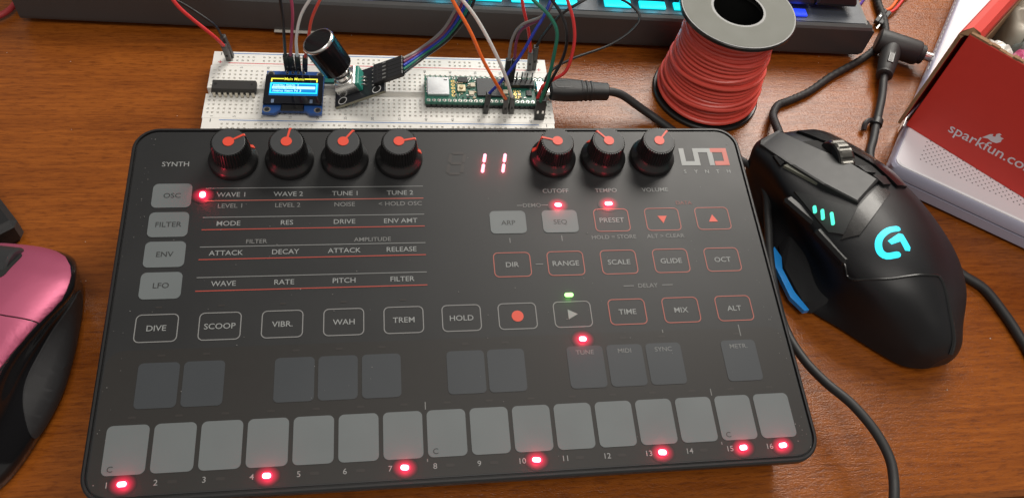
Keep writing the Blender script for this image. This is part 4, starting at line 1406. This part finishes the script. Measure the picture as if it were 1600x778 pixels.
obj('palm_cover', patch(pv, [(0, 4.6), (15, 5.0)] + half + [(-x, y) for x, y in half[::-1]] + [(-15, 4.8)], 0.5, 1.6, 1.1), pink, pm)
rub = [(33, 9), (28, 14), (20, 16), (5, 16.5), (-10, 16.5), (-19, 14.5), (-26, 10), (-27, 6), (-20, 3.4), (-5, 2.6), (10, 2.2), (30, 3)]
obj('rubber_side', patch(pv, rub, 0.5, 1.5, 2.0, axis='x', soft=True), mat('charcoal_rubber', (0.022, 0.022, 0.024), 0.55, bump=0.15, bscale=2500), pm)
wh = MB()
rings = []
for r0, xx in ((8.6, -4.5), (9.6, -3.8), (9.6, 3.8), (8.6, 4.5)):
    rings.append([(xx, r0 * math.cos(2 * math.pi * i / 40), r0 * math.sin(2 * math.pi * i / 40)) for i in range(40)])
wh.loft(rings, 0, True)
obj('scroll_wheel', wh, mat('charcoal_wheel', (0.022, 0.023, 0.025), 0.45), pm, Mx=Matrix.Translation((0.6, 29.5, 23.2)))
obj('wheel_slot', patch(pv, rrect(0.6, 28.5, 11.5, 16, 3), 0.75, 0.6, 1.5), DARK, pm)

# ================================================================== small black device at the left edge
dv = thing('black_device', 'corner of a flat black device lying above the pink mouse', 'gadget', (-209.3, 45.7, 0), R(38))
obj('housing', MB().box((0, 0, 7.8), (56, 38, 12.4), 2.4), BLACKP, dv)
obj('base', MB().box((0, 0, 0.9), (51, 33, 1.8), 0.4), BLACKR, dv)

# ================================================================== WHITE ROUTER
E1 = Vector((0.809, -0.588, 0))
E2 = Vector((0.588, 0.809, 0))
RM = Matrix((E1, E2, Vector((0, 0, 1)))).transposed().to_4x4()
RM.translation = Vector((217.0, 74.0, 0))
router = thing('network_box', 'white perforated network box lying under the red carton', 'router', Mx=RM)
lil = mat('pale_lilac_plastic', (0.42, 0.42, 0.54), 0.35, rvar=0.04)
RW, RD = 190, 200
rings = []
for ins, z in ((1.6, 1.0), (0.6, 2.0), (0.3, 7.6)):
    rings.append([(x, y, z) for x, y in rrect(RW / 2, RD / 2, RW - 2 * ins, RD - 2 * ins, 4.5, 5)])
obj('lower_shell', MB().loft(rings, 0, True), lil, router)
rings = []
for ins, z in ((1.6, 7.5), (1.6, 8.6)):
    rings.append([(x, y, z) for x, y in rrect(RW / 2, RD / 2, RW - 2 * ins, RD - 2 * ins, 4, 5)])
obj('shadow_gap', MB().loft(rings, 0, True), BLACKP, router)
rings = []
for ins, z in ((0.3, 8.5), (0.0, 13.4), (0.9, 15.0)):
    rings.append([(x, y, z) for x, y in rrect(RW / 2, RD / 2, RW - 2 * ins, RD - 2 * ins, 4.5, 5)])
obj('upper_shell', MB().loft(rings, 0, True), lil, router)
topm = mat('white_router_top', (0.80, 0.79, 0.84), 0.4, rvar=0.03)
rings = []
for ins, z in ((1.3, 14.6), (1.3, 15.6), (2.0, 16.1)):
    rings.append([(x, y, z) for x, y in rrect(RW / 2, RD / 2, RW - 2 * ins, RD - 2 * ins, 4.5, 5)])
tp = obj('top_cover', MB().loft(rings, 0, True), topm, router)
mb = MB()
for j in range(60):
    for i in range(60):
        x, y = 12 + i * 2.9 + (1.45 if j % 2 else 0), 11 + j * 1.75
        if x < RW - 12 and y < RD - 12 and (y < 58 or x < 48):
            mb.flat(circ(x, y, 0.40, 6), 16.13)
obj('vent_holes', mb, mat('vent_dark', (0.10, 0.095, 0.10), 0.8), tp)
mb = MB()
for i in range(22):
    mb.box((-0.05, 88 + i * 4.6, 12.0), (0.3, 3.0, 1.0))
obj('side_slots', mb, mat('slot_grey', (0.5, 0.5, 0.5), 0.5), router)
obj('side_port', MB().box((-0.2, 44, 6), (0.8, 12, 6), 0.2), METAL, router)

# right-angled power plug and its lead
pc = thing('power_lead', 'black right-angled power plug and lead pushed into the white network box', 'cable', (250, 168, 0))
A, B = Vector((249.5, 171.5, 9)), Vector((271.0, 160.2, 9))
d_ = (B - A).normalized()
mb = MB()
q = d_.to_track_quat('Z', 'Y').to_matrix().to_4x4()
q.translation = A
L = (B - A).length
mb.lathe([(5.4, 0), (6.6, 0.9), (6.8, 2), (6.8, L - 2), (6.4, L - .5), (5.4, L), (5.4, L + 2.0), (4.6, L + 2.6)], 32, M=q)
plug = obj('plug_body', mb, BLACKR, pc, world=True)
obj('metal_barrel', MB().cyl(B + d_ * 2.4, B + d_ * 7, 2.7, n=20), METAL, pc, world=True)
N0, N1 = Vector((255.6, 164.0, 8.5)), Vector((244.9, 144.6, 6.5))
nd = (N1 - N0).normalized()
q = nd.to_track_quat('Z', 'Y').to_matrix().to_4x4()
q.translation = N0
L = (N1 - N0).length
mb = MB().lathe([(5.6, 0), (5.3, 8), (4.6, L - 4), (4.2, L - 2.2), (4.4, L - 2.0), (4.4, L - .6), (3.2, L)], 28, M=q)
neck = obj('plug_neck', mb, BLACKR, pc, world=True)
sd = nd.cross(Vector((0, 0, 1))).normalized()
upn = sd.cross(nd)
WM = Matrix((nd, sd, upn)).transposed().to_4x4()
WM.translation = N0 + nd * 11 + upn * 4.85
obj('window_insert', MB().flat(rrect(0.3, 0, 6.8, 1.7, 0.4, 3), 0.40, M=WM).box((0, 0, -0.4), (9.4, 3.4, 1.4), 0.3, 1, M=WM), [mat('grey_insert', (0.13, 0.13, 0.13), 0.4), BLACKG], neck, world=True)
lead = [(246, 146.5, 6.6), (243.4, 141, 6), (239.0, 129.9, 4.4), (231.5, 115.2, 3), (225.0, 102.4, 2.4), (217.8, 88.0, 2.2), (217, 66, 2.2), (221.5, 50.4, 2.2), (225.5, 38.4, 2.2), (232.2, 26.2, 2.2), (237.9, 17.1, 2.2), (245.5, 8.7, 2.2), (249.3, -5.2, 2.2), (250.8, -15.2, 2.2), (251.7, -24.9, 2.2), (251, -42, 2.2), (256, -58, 2.2), (275, -66, 2.2), (310, -60, 2.2), (360, -45, 2.2), (420, -40, 2.2)]
obj('lead', MB().tube(lead, 2.15, 14, 8), BLACKR, pc, world=True)
T0 = Vector((230.3, 112.8, 2.9))
td = Vector((0.47, 0.86, 0.1)).normalized()
mb = MB().cyl(T0 - td * 1.9, T0 + td * 1.9, 3.1, 3.1, 24)
mb.tube([T0 + Vector((-2.6, 1, 0.8)), T0 + Vector((-5.0, 0.6, 1.2)), T0 + Vector((-7.6, -1.6, 0.6)), T0 + Vector((-8.6, -4.2, -0.8))], 1.4, 8, 5)
obj('cable_tie', mb, BLACKP, pc, world=True)

# ================================================================== RED CARTON
DX = Vector((0.666, -0.746, 0))
DI = Vector((0.746, 0.666, 0))
XM = Matrix((DX, DI, Vector((0, 0, 1)))).transposed().to_4x4()
XM.translation = Vector((231.6, 101.6, 16.2))
carton = thing('cardboard_box', 'open red cardboard box with white lettering standing on the white network box', 'box', Mx=XM)
redc = mat('red_printed_card', (0.60, 0.036, 0.024), 0.55, var=0.05, vscale=200, bump=0.12, bscale=1800)
kraft = mat('kraft_cardboard', (0.25, 0.135, 0.065), 0.8, var=0.25, vscale=250)
BH, BW, BD = 59.0, 120.0, 130.0
# front wall: red outside, raw cut edge on top
mb = MB().box((4.0 + (BW - 4) / 2, 1.2, BH / 2), (BW - 4, 2.4, BH), 0.25)
fw_ = obj('front_wall', mb, redc, carton)
mb = MB()
rr = random.Random(5)
xx = 4.2
while xx < BW - 1:
    l = rr.uniform(1.5, 5)
    hgt = rr.uniform(0.5, 1.3)
    mb.box((xx + l / 2, 1.25, BH + hgt / 2 - 0.3), (l, 2.1 + rr.uniform(-0.2, 0.3), hgt), 0.1)
    xx += l
obj('cut_edge', mb, kraft, fw_)
# left wall: two sheets with a rolled top, raw board showing at the front corner
prof = [(0, 0), (0, BH - 1.5), (0.8, BH + 0.8), (3.4, BH + 2.2), (7.2, BH + 1.6), (9.0, BH - 0.6), (9.4, BH - 3), (9.4, 8), (7.6, 8), (7.4, BH - 4), (5.4, BH - 1.6), (3.0, BH - 1.4), (1.8, BH - 3), (1.6, 0)]
n = len(prof)
a = [(x, -1.4 if x < 2 else 2.6, z) for x, z in prof]
b = [(x, BD, z) for x, z in prof]
mb = MB().add(a + b, [(i, (i + 1) % n, n + (i + 1) % n, n + i) for i in range(n)], 0)
mb.add(a, [tuple(range(n))], 1)
mb.add(b, [tuple(range(n))[::-1]], 1)
lw = obj('side_wall', mb, [redc, kraft], carton)
obj('inner_liner', MB().box((9.9, BD / 2, BH / 2), (0.5, BD - 4, BH - 8)), kraft, lw)
obj('side_wall', MB().box((BW - 1.2, BD / 2, BH / 2), (2.4, BD - 3, BH), 0.2), redc, carton)
obj('back_wall', MB().box((BW / 2, BD + 1.3, BH / 2), (BW, 2.4, BH), 0.2), redc, carton)
obj('bottom', MB().box((BW / 2, BD / 2 + 1, 0.9), (BW - 5, BD - 4, 1.6)), kraft, carton)
# lettering on the front wall, a little flame above it
FM = Matrix(((1, 0, 0, 0), (0, 0, -1, -0.08), (0, 1, 0, 0), (0, 0, 0, 1)))

lilac_ink = mat('pale_lilac_ink', (0.70, 0.64, 0.70), 0.5)
mb = MB()
text(mb, 'sparkfun.com', 21.6, 12.6, 5.4, 0, w_=43.0, rot=R(5.0), M=FM, align='l')
obj('printed_lettering', mb, lilac_ink, fw_)
fl_ = [(36.6, 15.9), (38.4, 19.6), (39.6, 20.6), (39.8, 19.4), (41.0, 19.9), (40.6, 21.4), (41.4, 22.6), (42.6, 22.6), (42.2, 21.6), (43.2, 21.2), (44.4, 21.4), (44.0, 20.4), (44.4, 19.0), (43.2, 17.2), (41.0, 16.6), (39.0, 17.0)]
fl_ = [(x - 0.6, y + 1.0) for x, y in fl_]
obj('printed_flame', MB().flat(fl_, 0, M=FM), lilac_ink, fw_)


def bag(name, label, material, c, s, rot, seed, amp=0.16, group=None):
    """crumpled plastic bag: a closed pillow with folds"""
    t = thing(name, label, 'bag', tuple(XM @ Vector(c)), math.atan2(DX.y, DX.x) + R(rot), group)
    q = random.Random(seed)
    fr = [(q.uniform(1.5, 5), q.uniform(0, 6), q.uniform(1.5, 5), q.uniform(0, 6), q.uniform(0.3, 1)) for _ in range(7)]
    n_, k_ = 40, 26
    rings = []
    for j in range(k_):
        th = math.pi * (j + 0.5) / k_
        rg = []
        for i in range(n_):
            a = 2 * math.pi * i / n_
            x = math.sin(th) * math.cos(a)
            y = math.sin(th) * math.sin(a)
            z = -math.cos(th)
            e = 0.55
            x, y, z = [math.copysign(abs(v) ** e, v) for v in (x, y, z)]
            d = sum(am * abs(math.sin(f1 * x * 2 + p1 + f2 * y * 2 + p2 + z)) for f1, p1, f2, p2, am in fr) / 3 - 0.5
            k = 1 + amp * d
            rg.append((x * s[0] * k, y * s[1] * k, z * s[2] * (1 + 2.2 * amp * d)))
        rings.append(rg)
    obj('film', MB().loft(rings, 0, True), material, t)
    return t


bag('plastic_bag', 'white crumpled plastic bag behind the front wall of the red carton', mat('white_film', (0.66, 0.66, 0.62), 0.35, coat=0.3), (17.5, 11.5, 38), (7.6, 8.0, 13.5), 8, 3, 0.12)
bag('plastic_bag', 'silvery grey antistatic bag inside the red carton', mat('grey_film', (0.20, 0.23, 0.22), 0.25, 0.3), (39, 29, 42), (15, 13, 13), -25, 5)
bag('plastic_bag', 'small pink plastic bag between white and grey bags in the red carton', mat('pink_film', (0.52, 0.10, 0.22), 0.3, coat=0.3), (27.5, 12.5, 42), (3.2, 7.5, 12.5), 14, 9, 0.1)
bag('foam_wrap', 'cream foam wrap at the back of the red carton', mat('cream_foam', (0.62, 0.58, 0.50), 0.6), (27, 62, 36), (17, 15, 15), 30, 12)
bag('plastic_bag', 'clear grey plastic bag deep in the middle of the red carton', mat('clear_film', (0.34, 0.35, 0.33), 0.3, coat=0.3), (70, 78, 20), (38, 38, 17), 15, 15)

# ================================================================== loose leads on the desk
sv = thing('servo_lead', 'short black connector on orange and red wires beside the network box', 'wire', (266, 198, 0))
M_ = Matrix.Translation((266, 198, 3.2)) @ Matrix.Rotation(R(47), 4, 'Z')
o = obj('connector', MB().box((0, 1.35, 0), (15, 2.5, 2.5), 0.3, M=M_).box((0, -1.35, 0), (15, 2.5, 2.5), 0.3, M=M_), dup_m, sv, world=True)
obj('crimp_window', MB().box((-1.5, 1.35, 1.3), (1.8, 0.8, 0.1), M=M_).box((-1.5, -1.35, 1.3), (1.8, 0.8, 0.1), M=M_), METAL, o, world=True)
obj('contact_pin', MB().box((-10, -1.35, 0), (5.5, 0.7, 0.7), M=M_), METAL, sv, world=True)
obj('orange_wire', MB().tube([M_ @ Vector((7, 1.35, 0)), (275.5, 207.6, 3.2), (285, 218, 3), (298, 230, 3)], 0.9, 10, 6), insul('orange'), sv, world=True)
obj('red_wire', MB().tube([M_ @ Vector((7, -1.35, 0)), (277.5, 206.0, 3.2), (287, 216, 3), (300, 228, 3)], 0.9, 10, 6), insul('red'), sv, world=True)
vio = mat('violet_insulation', (0.09, 0.03, 0.28), 0.4)
for k, lab in enumerate(('left one of two violet wire ends at the top edge', 'right one of two violet wire ends at the top edge')):
    p = [(250.6 + 4.5 * k, 208.6 + k, 1.2), (255 + 4.5 * k, 213 + k, 1.2), (264 + 4.5 * k, 224 + k, 1.2)]
    t = thing('wire_end', lab, 'wire', p[0], group='violet wire ends on the desk')
    obj('insulation', MB().tube(p, 0.8, 8, 4), vio, t, world=True)
rc2 = thing('hookup_wire', 'thick red wire crossing the far left corner of the desk', 'wire', (-217, 187, 0))
obj('insulation', MB().tube([(-250, 176, 3), (-232, 179, 3), (-221.5, 183.2, 3), (-215.5, 188.2, 3), (-212.7, 195, 3), (-211, 206, 3), (-210, 225, 3)], 1.5, 12, 6), mat('dusty_red_insulation', (0.36, 0.035, 0.04), 0.45), rc2, world=True)
